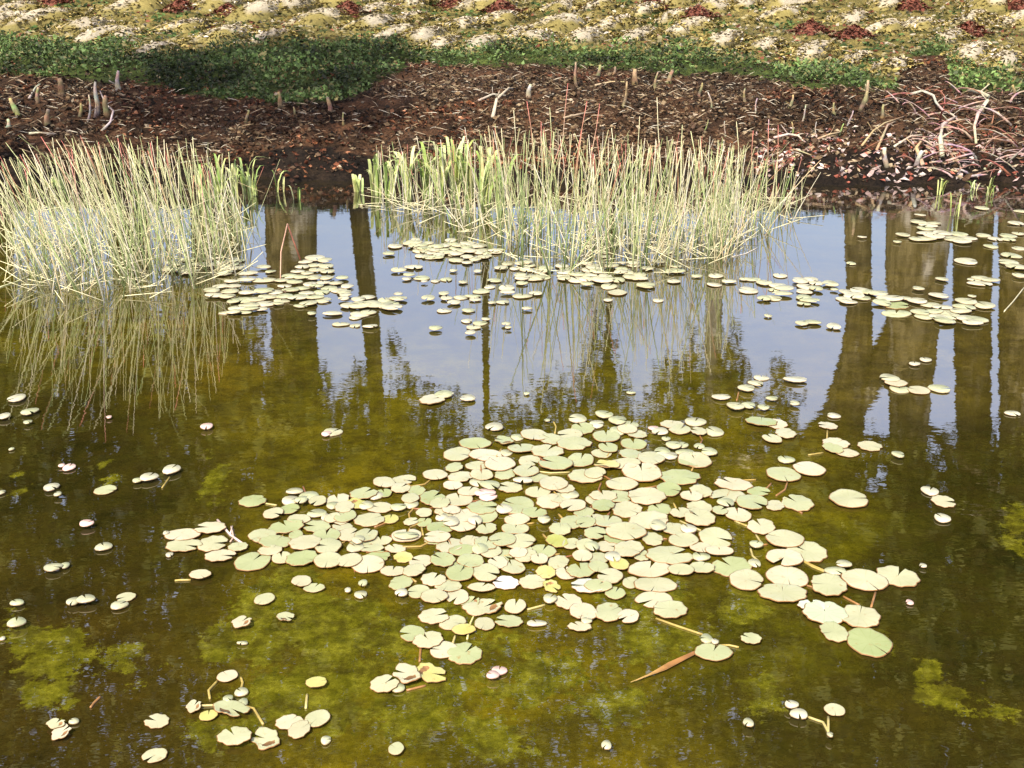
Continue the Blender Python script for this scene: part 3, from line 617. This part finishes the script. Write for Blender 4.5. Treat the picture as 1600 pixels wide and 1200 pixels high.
RAW['M'] = (0,800,1/3,"""855,115,145,55 985,85,130,48 865,165,145,58 998,155,125,65 795,205,30,25 780,110,25,20 1117,175,80,40 1035,215,125,52 940,307,90,40 408,72,58,24,p 487,170,70,35 250,277,75,32 305,262,38,25 345,438,52,30 405,430,75,32 590,405,80,40 560,445,72,35 82,437,55,25 82,540,72,42 13,600,22,30 1240,418,78,55 1135,530,90,48,t 1340,508,65,50,t 1138,622,45,14 1067,777,85,50 1132,853,55,32 1070,893,40,28 1085,940,140,70,t 1140,905,40,50 910,922,65,50,t 978,963,75,45,y 735,988,100,60 265,1008,80,40,t 290,1045,80,60,t 348,990,40,22,y 1100,1068,140,80 1245,1068,115,90,t 1357,992,115,60 1405,1030,90,75 1487,980,95,80 1528,1077,40,50 1485,815,85,50,y 725,1150,100,60 1857,1122,65,55 2842,1113,40,42""")
RAW['K'] = (533,400,1/3,"""430,680,105,50 480,658,75,30 505,650,40,22 870,650,25,12 1358,645,40,10""")
RAW['F'] = (280,340,.25,"""1180,508,80,20 1120,525,80,25 1060,560,90,30 1130,560,120,40 1210,555,120,35 1290,560,90,30 1330,575,120,30 1130,610,110,35 1180,600,90,25 1100,630,70,20 1290,520,90,28 1370,520,100,25 1370,490,50,18 1330,545,80,22 1030,520,60,25 830,615,50,20 960,608,110,25 1010,670,100,22 1100,680,60,18 1195,692,85,18
850,265,110,28 910,280,80,22 790,285,80,18 850,300,90,20 920,312,80,22 770,315,80,18 860,335,90,20 930,345,80,20 740,340,80,16 800,355,70,16 530,320,80,16 430,352,110,18 285,355,90,30 570,345,60,14 690,380,90,20 760,385,80,18 840,388,80,20 920,385,80,24 1020,388,70,20 530,395,140,28 420,400,100,18 330,408,90,18 640,400,80,18 720,415,90,20 820,420,80,22 900,415,80,20 980,420,80,22 260,440,90,18 340,440,90,18 660,432,80,18 770,445,90,22 860,440,80,18 940,448,90,26 1050,440,70,30 205,465,90,24 320,470,100,26 430,478,110,22 530,470,110,24 600,470,90,22 700,465,100,22 800,478,90,20 890,470,90,24 1000,460,90,26 220,498,100,24 300,502,90,24 560,500,120,24 480,520,110,26 400,525,120,28 340,535,70,24 660,505,100,20 760,500,100,20 640,525,90,24 740,515,110,24 850,510,100,28 900,525,90,26 540,545,120,26 440,555,120,30 620,548,60,16 810,545,100,30 760,560,80,16 360,580,100,24 440,585,110,20 340,605,80,20 410,600,80,16 510,582,80,18 290,600,80,14 1030,475,80,26 1040,495,70,20 1350,185,80,24""")
RAW['G'] = (600,320,.1875,"""95,355,105,35 40,420,90,30 205,330,90,22 265,295,70,25 440,448,110,25 250,530,140,30 120,560,115,28 210,600,90,25 315,615,120,35 190,630,70,18 430,640,70,22 520,628,90,28 335,655,50,14 595,470,100,35 660,655,70,50 580,560,60,20 370,795,100,45 500,888,110,32 705,890,100,28 690,975,80,30 800,995,110,30 850,970,70,20 745,1030,110,25 720,1085,80,32 430,1048,100,32 1020,1010,70,30 1035,1042,50,18 500,750,80,35 520,790,90,30 585,828,100,38 640,780,110,25 740,770,120,25 810,730,130,30 760,800,90,22 880,690,80,40 900,825,60,30 990,820,100,22 1030,745,110,25 1150,765,150,40 1265,750,100,30 1150,665,90,25 1140,615,90,22 1190,880,80,20 920,640,110,25 1020,700,120,40 1240,620,130,45 1090,540,80,22 780,565,60,20""")
RAW['H'] = (880,320,.1875,"""120,635,150,40 200,675,100,25 330,640,180,45 450,635,120,40 380,690,120,35 450,735,150,70 690,685,140,45 870,405,100,35 820,378,90,22 940,520,90,25 930,565,150,32 920,645,100,38 790,803,80,25 375,803,70,20 1260,375,90,25 1270,597,110,35 1260,672,110,30 1380,650,110,25 1520,628,100,20 1540,722,140,45 1110,605,80,20 700,540,90,25 560,600,120,30 650,620,100,28 480,575,100,28 340,400,80,20 350,440,80,20 490,497,60,18 400,525,110,25 260,540,130,40 790,495,90,20""")
RAW['I'] = (1100,320,.3125,"""340,470,90,22 300,478,60,18 240,378,80,14 300,395,70,22 380,358,62,24 370,410,80,18 400,428,90,16 390,455,90,18 350,428,50,14 480,390,70,25 530,385,70,22 560,400,60,20 510,415,80,25 560,430,60,20 500,440,70,25 500,470,70,22 530,488,90,18 500,498,60,18 630,405,70,24 650,432,35,10 490,602,60,18 540,596,80,20 648,617,62,28 320,562,35,18 715,445,70,25 780,440,90,28 750,462,90,22 700,475,70,20 830,450,70,24 720,490,80,20 790,470,80,20 870,455,90,20 930,480,120,26 890,500,80,24 960,505,120,30 1000,475,60,16 1065,488,85,28 1070,428,50,18 1135,505,90,24 1175,460,85,26 1190,380,55,22 960,548,130,26 1080,545,80,28 1100,565,80,25 1150,540,80,20 1170,570,80,30 1200,590,90,35 1210,540,90,30 1230,560,100,30 1280,540,90,24 1310,495,90,35 1300,520,100,25 1400,512,90,25 1340,462,35,12 1320,575,100,28 1360,580,100,28 1340,600,90,22 1190,520,90,22 1380,372,70,22 1430,385,80,18 1380,398,110,22 1350,378,60,14 1310,288,95,26 1535,258,85,32 1520,295,80,30 1560,320,90,35 1575,365,60,20 1575,222,60,22 1435,212,60,20 1395,155,60,16 1520,158,70,18 1520,178,60,16 1455,175,60,24 1570,150,50,14 1560,98,70,14 995,158,60,18 965,192,35,12 1070,92,70,16 1120,105,80,18 1110,125,80,18 1150,95,60,14 1090,175,120,20 1150,165,90,22 1190,150,80,20 1110,150,80,18 1060,178,60,14 1270,150,80,18 1250,175,90,24 1310,170,90,20 1290,190,80,18 1080,60,50,10 1390,22,60,14 1585,35,60,14 735,298,40,14 790,168,40,8""")
PADS = []
for key, (ox, oy, s, txt) in RAW.items():
    for tok in txt.split():
        q = tok.split(','); x, y, w, h = (float(v) for v in q[:4]); code = q[4] if len(q) > 4 else ''
        X_, Y_ = ox+x*s, oy+y*s; w *= s; h *= s
        if key == 'A' and (X_ > 702 or (X_ > 562 and Y_ > 842)): continue
        if key == 'B' and ((X_ > 920 and Y_ > 721) or (X_ < 960 and Y_ > 842)): continue
        PADS.append([X_, Y_, w, h, code])
for _ in range(70):                                   # the hazy band of far pads among the middle reeds
    x = random.uniform(640, 800); PADS.append([x, random.uniform(378, 400) + (x-640)*.16*random.random(), random.uniform(13, 20), 5, ''])
for _ in range(42):
    PADS.append([random.uniform(810, 1010), random.uniform(410, 440), random.uniform(14, 24), 6, ''])
for _ in range(26):
    PADS.append([random.uniform(262, 372), random.uniform(405, 430), random.uniform(14, 22), 5, ''])
PADS.sort(key=lambda p: -p[2]*p[3])
THINGS, REST = PADS[:300], PADS[300:]
def pad_dims(p):
    x, y, w, h, code = p
    c = W(x, y); rx = w/2*math.hypot(c[1], CH)/F
    ry = (W(x, y-h/2)[1] - W(x, y+h/2)[1])/2; rx *= 1.09; ry *= 1.09
    return c, rx, min(max(ry, rx*.62), rx*1.3)
def area(p):
    x, y = p[0], p[1]
    if 500 < y < 700 and x > 1100 or (x > 1215 and y < 830): return 'loose on the right-hand water'
    if 560 < x < 720 and y < 650: return 'alone in mid pond'
    if x < 250 and y < 860 or x < 345 and y < 700: return 'on the dark left water'
    if x < 230 and y >= 860: return 'near the lower left corner'
    if x < 560 and y > 895: return 'in small groups lower left'
    if y > 1035 and x < 1000: return 'near the bottom edge'
    if y > 985 and x > 1060 and x < 1260 or (x > 1040 and y > 1030): return 'by the brown reed leaf'
    if x > 1215 and y > 830: return 'right of the main raft'
    if x < 400 and 820 < y < 900: return 'at the left tip of the raft'
    if y > 905: return 'trailing below the raft'
    if y < 520: return 'among the far pads'
    return None
groups = {}
for p in THINGS: groups.setdefault(area(p), []).append(p)
LAB = {}
for a, ps in groups.items():
    rows = rows_of(ps, 18 if a is None else 7)
    for ri, row in enumerate(rows):
        for i, p in enumerate(row):
            pos = side_ord(i, len(row))[0]
            where = (f'in the raft\'s {ordn(ri)} row from behind' if a is None else a)
            LAB[id(p)] = (pos, where, ri, len(rows))
cw = {'': 'pale green', 'y': 'yellowing', 'p': 'pinkish', 'w': 'glossy white-lit', 't': 'ragged pale'}
pad_objs = []
for n, p in enumerate(THINGS):
    c, rx, ry = pad_dims(p); code = p[4]; me = random.choice(PM[code])
    o = bpy.data.objects.new('lily_pad', me); C.objects.link(o)
    tl = .02 if p[2] > 12 else .01
    o.rotation_euler = (random.gauss(0, tl), random.gauss(0, tl), random.uniform(-.3, .3))
    o.location = (c[0], c[1], .003 + .009*random.random()); sc_ = (rx+ry)/2
    o.scale = (rx, ry, sc_)
    pos, where, ri, nr = LAB[id(p)]
    size = 'large' if rx > .085 else 'small' if rx < .045 else 'middling'
    if area(p) is None: lab = f'{cw[code]} pad, {pos} {where}'
    else:
        lab = f'{cw[code]} pad, {pos} in {ordn(ri)} row {where}' if nr > 1 else f'{size} {cw[code]} pad, {pos} {where}'
    tag(o, lab, 'lily pad', 'lily pads floating on the pond')
    pad_objs.append((o, c, p))
# remaining far and tiny pads as one mass
V = []; Fc = []; cols = []; base = 0
for p in REST:
    c, rx, ry = pad_dims(p); N = 14; na = random.uniform(0, 6.28); z = .006+.014*random.random(); tx, ty = random.gauss(0, .03), random.gauss(0, .03)
    cc = random.choice([(.37, .37, .22), (.42, .41, .27), (.34, .36, .20)]) if p[4] != 'p' else (.6, .42, .34)
    V.append((c[0], c[1], z)); cols.append(cc)
    for k, (m_, dz, cl) in enumerate(((1, 0, cc), (1.06, -.004, (.16, .07, .025)))):
        for j in range(N):
            th = na + .15 + (6.283-.3)*j/(N-1); r = m_*(1+.06*math.sin(3*th+na))
            V.append((c[0]+rx*r*math.cos(th), c[1]+ry*r*math.sin(th), z+dz+rx*(tx*math.cos(th)+ty*math.sin(th)))); cols.append(cl)
    for j in range(N-1):
        Fc.append((base, base+1+j, base+2+j)); Fc.append((base+1+j, base+1+N+j, base+2+N+j, base+2+j))
    base = len(V)
me = mesh_np('far_lily_pads', V, [i for f in Fc for i in f], [len(f) for f in Fc], [M_STEM], col=np.array(cols))
tag(link('far_lily_pads', me), 'many small far lily pads speckling the water near the reeds', 'lily pads', kind='stuff')

# pad stems and loose stalks lying at the surface
STEMS = [('D',[(420,990),(560,1040),(710,1090)]),('E',[(560,230),(610,260),(670,285)]),('E',[(245,45),(310,72)]),('E',[(345,110),(375,155)]),('E',[(400,155),(350,160)]),('E',[(320,175),(330,210),(355,232)]),('E',[(575,345),(612,356)]),
 ('E',[(150,630),(220,628),(265,638)]),('M',[(1130,780),(1138,805),(1130,835)]),('M',[(820,325),(850,322),(895,322)]),('M',[(1440,860),(1434,925)]),('M',[(985,880),(978,840),(1020,795)]),('M',[(930,912),(1050,908),(1100,903)]),('M',[(1110,905),(1190,925),(1235,1000)]),
 ('E',[(590,965),(660,990),(692,1050)]),('E',[(684,965),(684,1050)]),('E',[(560,985),(600,1035)]),('D',[(920,385),(1000,415)]),('D',[(1000,355),(1060,340),(1095,305)]),('D',[(1240,140),(1225,185),(1170,222)]),('D',[(1140,145),(1105,182)]),('D',[(570,380),(700,440)]),('D',[(320,180),(470,155)]),
 ('C',[(1055,455),(1165,425)]),('C',[(300,960),(420,930)]),('C',[(390,690),(383,780)]),('C',[(605,620),(590,665)]),('L',[(795,1040),(760,1090)]),('E2',[(680,820),(678,865)]),('E2',[(265,640),(255,680)]),('E2',[(590,935),(660,925)]),('B',[(660,160),(675,190),(668,235)]),('M',[(470,870),(440,900),(425,920)]),
 ('A',[(215,590),(290,602)]),('A',[(900,740),(990,705)]),('A',[(1195,740),(1205,790)]),('B',[(560,470),(640,480),(760,475)]),('D',[(530,270),(545,300)]),('D',[(1290,600),(1380,650),(1480,695)]),('D',[(1380,650),(1382,690)]),('E',[(755,400),(830,440)]),('E',[(905,380),(885,450)])]
def vp(k, x, y): ox, oy, s, _ = RAW[k]; return ox+x*s, oy+y*s
used = {}
def stem_obj(pts, r, colr, pad):
    b = TB(); n = len(pts); Q = [W(*q) for q in pts]
    Q2 = []
    for i in range(n-1):
        for q in np.linspace(0, 1, 5)[:-1]: Q2.append(Q[i]*(1-q)+Q[i+1]*q)
    Q2.append(Q[-1]); Q2 = [q+[0, 0, .0025-.006*(i/len(Q2))*0] for i, q in enumerate(Q2)]
    b.tube(Q2, [r]*len(Q2), [colr]*len(Q2), 6)
    if pad is None: return b
    M = Matrix.LocRotScale(pad.location, pad.rotation_euler, pad.scale)
    o = b.build('stem', M_STEM, pad); o.matrix_parent_inverse = M.inverted(); return o
for k, pts in STEMS:
    px = [vp(k, *q) for q in pts]; m = W(*px[0])
    pad = min(pad_objs, key=lambda q: (q[1][0]-m[0])**2+(q[1][1]-m[1])**2)[0]
    if used.get(pad.name, 0) > 1: continue
    used[pad.name] = used.get(pad.name, 0)+1
    stem_obj(px, .0034, random.choice([(.32, .24, .06), (.26, .13, .04), (.40, .33, .12)]), pad)
for o, c, p in pad_objs:                                 # stems showing brown through the gaps of the raft
    if area(p) is None and random.random() < .4 and not used.get(o.name):
        a = random.uniform(0, 6.28); l = random.uniform(18, 55)
        stem_obj([(p[0], p[1]), (p[0]+l*math.cos(a)*.5, p[1]+l*.3*math.sin(a)), (p[0]+l*math.cos(a+.3), p[1]+l*.55*math.sin(a+.3))], .0034, random.choice([(.22, .10, .03), (.30, .2, .05), (.2, .08, .03)]), o)
def stalk(pts, r, c, name, lab, cat):
    b = stem_obj(pts, r, c, None); tag(b.build(name, M_STEM), lab, cat)
b = TB()
for dx, dy, l in ((0, 0, 1), (4, -4, .86), (8, -9, .72)):
    Q = [W(985+dx*2, 1070+dy*.6), W(1040+dx*.6, 1048+dy*.8), W(1095, 1020+dy*.3)]
    b.blade([q+[0, 0, .006+.002*l] for q in Q], [.001, .0075, .004], [(.42, .28, .09), (.28, .14, .04), (.2, .09, .03)], (0, 1, 0))
tag(b.build('dead_reed_leaf', M_STEM), 'split brown dead reed leaf floating below a small pad pair', 'dead leaf')
b = stem_obj([vp('M', 1020, 40), vp('M', 1080, 110), vp('M', 1150, 160)], .004, (.55, .42, .34), None)
Q = [W(*vp('M', 1080, 110)), W(*vp('M', 1090, 72))]; b.tube([q+[0, 0, .005] for q in Q], [.003, .002], [(.55, .42, .34)]*2, 5)
tag(b.build('forked_twig', M_STEM), 'pale pinkish forked twig floating at the left tip of the raft', 'twig')
stalk([vp('I', 1600, 415), vp('I', 1545, 485), vp('I', 1500, 535)], .003, (.55, .5, .3), 'reed_stalk', 'thin pale stalk afloat across the far right trunk reflection', 'stalk')
stalk([vp('H', 130, 440), vp('H', 330, 355), vp('H', 560, 285)], .003, (.66, .6, .42), 'reed_stalk', 'fallen pale stalk slanting through the middle reeds', 'stalk')
stalk([vp('H', 1410, 435), vp('H', 1520, 410), vp('H', 1620, 360)], .003, (.68, .62, .5), 'reed_stalk', 'fallen pale stalk at the right end of the middle reeds', 'stalk')
stalk([(0, 449), (25, 441), (45, 432)], .004, (.55, .56, .3), 'reed_stalk', 'pale green stalk lying flat at the left photo edge', 'stalk')
stalk([vp('A', 5, 735), vp('A', 20, 800), vp('A', 0, 830)], .003, (.5, .36, .25), 'reed_stalk', 'small curved pinkish stalk touching the left tip pads', 'stalk')
stalk([(730, 1000), (735, 975), (742, 960)], .003, (.5, .44, .16), 'reed_stalk', 'short yellow stalk under the yellow trailing pad', 'stalk')

# ------------------------------------------------------------------ trees beyond the bank, seen only in the water
TR = [
 (26, [(455,290,80),(455,420,74),(460,520,70),(468,640,58),(475,800,44),(480,1100,24)], M_BARK, 'broad dark trunk mirrored left of the narrow one, beside the left reeds'),
 (28, [(556,290,30),(568,400,28),(579,500,27),(587,600,24),(592,750,20),(596,1000,12)], M_BARK, 'narrow slightly leaning trunk mirrored across the second pad group'),
 (30, [(1118,290,27),(1116,450,26),(1113,620,24),(1110,800,18),(1108,1000,12)], M_BARKP, 'slim pale grey trunk mirrored at the right end of the reeds'),
 (25, [(1340,290,40),(1341,400,37),(1343,480,36),(1340,540,44),(1328,600,54),(1318,650,66),(1310,720,52),(1300,900,36),(1290,1100,20)], M_BARK, 'trunk with pale patches mirrored where a thick limb joins it'),
 (24.5, [(1440,290,96),(1432,400,84),(1428,480,78),(1424,560,68),(1421,640,58),(1417,720,50),(1410,900,34),(1405,1100,20)], M_BARK, 'thickest trunk mirrored right of the limbed one'),
 (27, [(1522,290,56),(1519,450,52),(1520,560,50),(1522,680,46),(1520,900,32),(1518,1100,18)], M_BARK, 'straight dark trunk mirrored between the thickest and the edge one'),
 (26, [(1604,290,72),(1602,450,70),(1600,600,68),(1600,900,44),(1600,1100,24)], M_BARK, 'brown trunk mirrored at the right photo edge'),
 (27, [(338,290,74),(338,420,70),(336,600,62),(332,760,48),(330,1000,28)], M_BARK, 'brown trunk mirrored behind the right side of the left reeds'),
 (29, [(205,290,56),(205,450,52),(210,700,40),(214,1000,22)], M_BARK, 'brown trunk mirrored behind the middle of the left reeds'),
 (26, [(-12,290,56),(-10,450,52),(-8,700,40),(-4,1000,22)], M_BARK, 'brown trunk mirrored at the left photo edge'),
 (34, [(948,600,9),(940,700,16),(944,900,12)], M_BARK, 'far leafy tree mirrored under the middle of the reeds'),
 (33, [(760,640,10),(764,760,14),(768,950,10)], M_BARK, 'far leafy tree mirrored below the middle pads'),
]
BND = [(-300,455),(0,462),(120,452),(190,470),(250,462),(390,490),(415,560),(440,520),(468,510),(500,600),(530,640),(548,620),(600,600),(618,560),(640,600),(700,640),(730,668),(762,672),(800,640),(860,612),(905,604),(918,560),(930,500),(948,520),(962,600),(1000,664),(1030,600),(1060,575),(1095,560),(1118,610),(1130,540),(1142,505),(1160,560),(1168,650),(1200,665),(1214,560),(1226,600),(1250,655),(1275,680),(1300,690),(1380,700),(1400,715),(1440,735),(1475,738),(1495,690),(1545,690),(1565,716),(1600,700),(1900,690)]
bx, by = zip(*BND)
owners = [[] for _ in TR]
tcx = [np.mean([p[0] for p in t[1]]) for t in TR]
NL = 78000
px = rng.uniform(-260, 1860, NL); yb = np.interp(px, bx, by) - 26 + (fb(px/13.0, px*0, 1.0, 77)-.5)*95
q = rng.random(NL); py = yb + (1290-yb)*q
# clumps and gaps: keep a leaf where clump noise is high; looser near the fringe, with hanging vertical sprays
cl = fb(px/60.0, py/95.0, 1.0, 21); cl2 = fb(px/16.0, py/46.0, 1.0, 33)
dy = (py-yb)
keep = (cl2 > np.clip(.46-dy/90, .02, .5)) & (cl > np.where(dy < 160, .25, .12))
px, py, dy = px[keep], py[keep], dy[keep]
ow = np.array([min(range(len(TR)), key=lambda k: abs(tcx[k]+ (rng.random()-.5)*90 - x)) for x in px])
for ti, (D, tp, mt, lab) in enumerate(TR):
    root = bpy.data.objects.new('tree', None); C.objects.link(root)
    b0 = RF(tp[0][0], tp[0][1], D); gz = float(height(b0[0], D)); root.location = (b0[0], D, gz)
    O = np.array([b0[0], D, gz]); b = TB(); pts = []; rad = []
    P0 = [RF(x, y, D) for x, y, w in tp]; R0 = [w*.5*math.hypot(D, p[0], p[2]+CH)/F for (x, y, w), p in zip(tp, P0)]
    for i in range(len(P0)-1):
        for q_ in np.linspace(0, 1, 5)[:-1]:
            pts.append(P0[i]*(1-q_)+P0[i+1]*q_ - O); rad.append((R0[i]*(1-q_)+R0[i+1]*q_)*random.uniform(.96, 1.04))
    pts.append(P0[-1]-O); rad.append(R0[-1]*.6)
    pts.insert(0, np.array([0, 0, -.3])+[pts[0][0], 0, 0]); rad.insert(0, rad[0]*1.25)
    b.tube(pts, rad, [(1, 1, 1)]*len(pts), 14)
    trunk = b.build('trunk', mt, root)
    L = TB()                                              # limbs
    if 'limb joins' in lab:
        for ln in ([(1440,478,60),(1405,520,52),(1370,580,46),(1330,640,44)], [(1330,630,40),(1290,655,30),(1262,682,22),(1200,730,14)]):
            L.tube([RF(x, y, D)-O for x, y, w in ln], [w*.5*D/F*1.03 for x, y, w in ln], [(1, 1, 1)]*4, 10)
    for j in range(16):
        k = random.randrange(len(pts)//3, len(pts)-1); a = random.uniform(0, 6.28); l = random.uniform(1.2, 3.6)
        if pts[k][2] < 5.5: continue
        e = np.array([math.cos(a)*l, math.sin(a)*l, l*random.uniform(-.1, .7)])
        L.tube([pts[k], pts[k]+e*.5+[0, 0, .15], pts[k]+e], [rad[k]*.32, rad[k]*.2, .02], [(1, 1, 1)]*3, 6)
    if L.n: L.build('limbs', mt, root)
    m = ow == ti; n = m.sum()
    if n:
        dep = D + rng.normal(0, 1.7, n)
        Pl = np.array([RF(x, y, d) for x, y, d in zip(px[m], py[m], dep)]) - O
        Pl = Pl + rng.normal(0, .10, Pl.shape)
        c = palette(n, [(.07, .085, .012), (.12, .125, .02), (.18, .18, .035), (.035, .045, .01)], [3, 4, 2, 2])
        sz = .20 + .22*np.clip(dy[m]/120, 0, 1)
        leaf_cloud('crown', Pl, sz, c, M_LEAF, root)
    tag(root, 'tree whose ' + lab if not lab.startswith('far') else lab, 'tree', 'trees standing beyond the bank')

# ------------------------------------------------------------------ unseen tree added by the viewpoint, its crown shaped to shade the bank
SH = [('l',330,185,80,22,1,9),('l',430,190,100,20,1,9),('l',530,182,80,24,1,9),('l',300,140,90,40,1,9),('l',450,130,140,50,1,9),  # x, y, rx, ry in photo pixels of the shaded patch, density, height
 ('l',400,86,70,24,1,9),('l',500,80,90,26,1,9),('l',590,85,45,26,.9,9),('l',580,150,60,40,1,9),('l',250,170,60,30,.9,9),('l', 300,108,75,34,.9,9),('l', 420,120,120,44,1,9),('l', 540,115,80,44,1,9),('l', 470,170,110,28,1,9),('l', 345,165,90,26,.8,9),('l',250,140,50,30,.8,9),
('l',225,95,60,30,.6,9),('l',600,100,40,30,.7,9)]
for side, tx, ty, lab in (('l', -10.5, 2.5, 'unseen added tree whose leafy crown throws the dark shade patch on the bank'),):
    root = bpy.data.objects.new('unseen_shade_tree', None); C.objects.link(root); gz = float(height(tx, ty)); root.location = (tx, ty, gz)
    O = np.array([tx, ty, gz]); T = TB(); top = np.array([0, .5, 8.5])
    T.tube([np.array([0, 0, -.3]), np.array([.05, .1, 3]), np.array([0, .3, 6]), top], [.42, .3, .24, .14], [(1, 1, 1)]*4, 12)
    T.build('trunk', M_BARK, root); L = TB(); PL = []
    for s_, x, y, rx, ry, dens, h in SH:
        if s_ != side: continue
        c = W(x, y) if y > 280 else ground_at(x, y)
        wx = rx*math.hypot(c[1], CH)/F
        wy = (W(x, y-ry)[1]-W(x, y+ry)[1])/2 if y > 280 else abs(ground_at(x, max(y-ry*.8, 30))[1]-ground_at(x, y+ry*.8)[1])/2
        t_ = h/S[2]; cc = c + S*t_
        n = int(dens*wx*wy*3.14*520); th = rng.random(n)*6.283; r = np.sqrt(rng.random(n))
        r *= 1 + .25*np.sin(3*th + x) + .15*np.sin(7*th + y)
        zo = rng.normal(0, .25, n)
        Q = np.stack([cc[0]+wx*r*np.cos(th), cc[1]+wy*r*np.sin(th), cc[2]+zo], 1) + S[None]*0
        k = fb(Q[:, 0], Q[:, 1], 2.3, 41) > .5-.42*dens + .12*r
        PL.append(Q[k]-O)
        a = top - [0, 0, random.uniform(0, 2.5)]; e = cc-O
        L.tube([a, (a+e)/2+[0, 0, .6], e], [.06, .04, .012], [(1, 1, 1)]*3, 6)
    L.build('limbs', M_BARK, root); PL = np.concatenate(PL)
    leaf_cloud('crown', PL, .13, palette(len(PL), [(.06, .09, .015), (.10, .12, .02)], [1, 1]), M_LEAF, root)
    tag(root, lab, 'tree')

# ------------------------------------------------------------------ light
w = bpy.data.worlds.new('World'); SC.world = w; w.use_nodes = True; nt = w.node_tree
bg = nt.nodes['Background']; sk = nt.nodes.new('ShaderNodeTexSky'); sk.sky_type = 'NISHITA'; sk.sun_disc = False
sk.sun_elevation = SUN_EL; sk.sun_rotation = SUN_AZ; sk.air_density = 1.0; sk.dust_density = 3.2; sk.ozone_density = 1.3
tc = nt.nodes.new('ShaderNodeTexCoord'); sz = nt.nodes.new('ShaderNodeSeparateXYZ'); nt.links.new(tc.outputs['Generated'], sz.inputs[0])
veil = ramp(nt, sz.outputs[2], [(.13, (0, 0, 0)), (.26, (.62, .62, .62)), (.34, (1, 1, 1)), (.50, (1, 1, 1)), (.75, (0, 0, 0))])   # pale cloud veil added to brighten the mirrored sky
cn = noise(nt, tc.outputs['Generated'], 2.2, 4, .5, (1, 1, 3)); veil = mix(nt, 1.0, veil, ramp(nt, cn, [(.3, (.8, .8, .8)), (.7, (1.15, 1.15, 1.15))]), 'MULTIPLY')
veil = mix(nt, 1.0, veil, (2.3, 2.3, 2.75), 'MULTIPLY')
nt.links.new(mix(nt, 1.0, mix(nt, 1.0, sk.outputs[0], (1.06, .96, .99), 'MULTIPLY'), veil, 'ADD'), bg.inputs['Color']); bg.inputs['Strength'].default_value = 0.15
sl = bpy.data.lights.new('sun', 'SUN'); sl.energy = 3.8; sl.angle = math.radians(.55); sl.color = (1, .94, .82)
so = bpy.data.objects.new('sun', sl); C.objects.link(so); so.rotation_euler = Vector(tuple(S)).to_track_quat('Z', 'Y').to_euler()
SC.view_settings.view_transform = 'Standard'; SC.view_settings.look = 'None'; SC.view_settings.exposure = 0.97; SC.view_settings.gamma = 1
SC.cycles.max_bounces = 6; SC.cycles.use_denoising = True
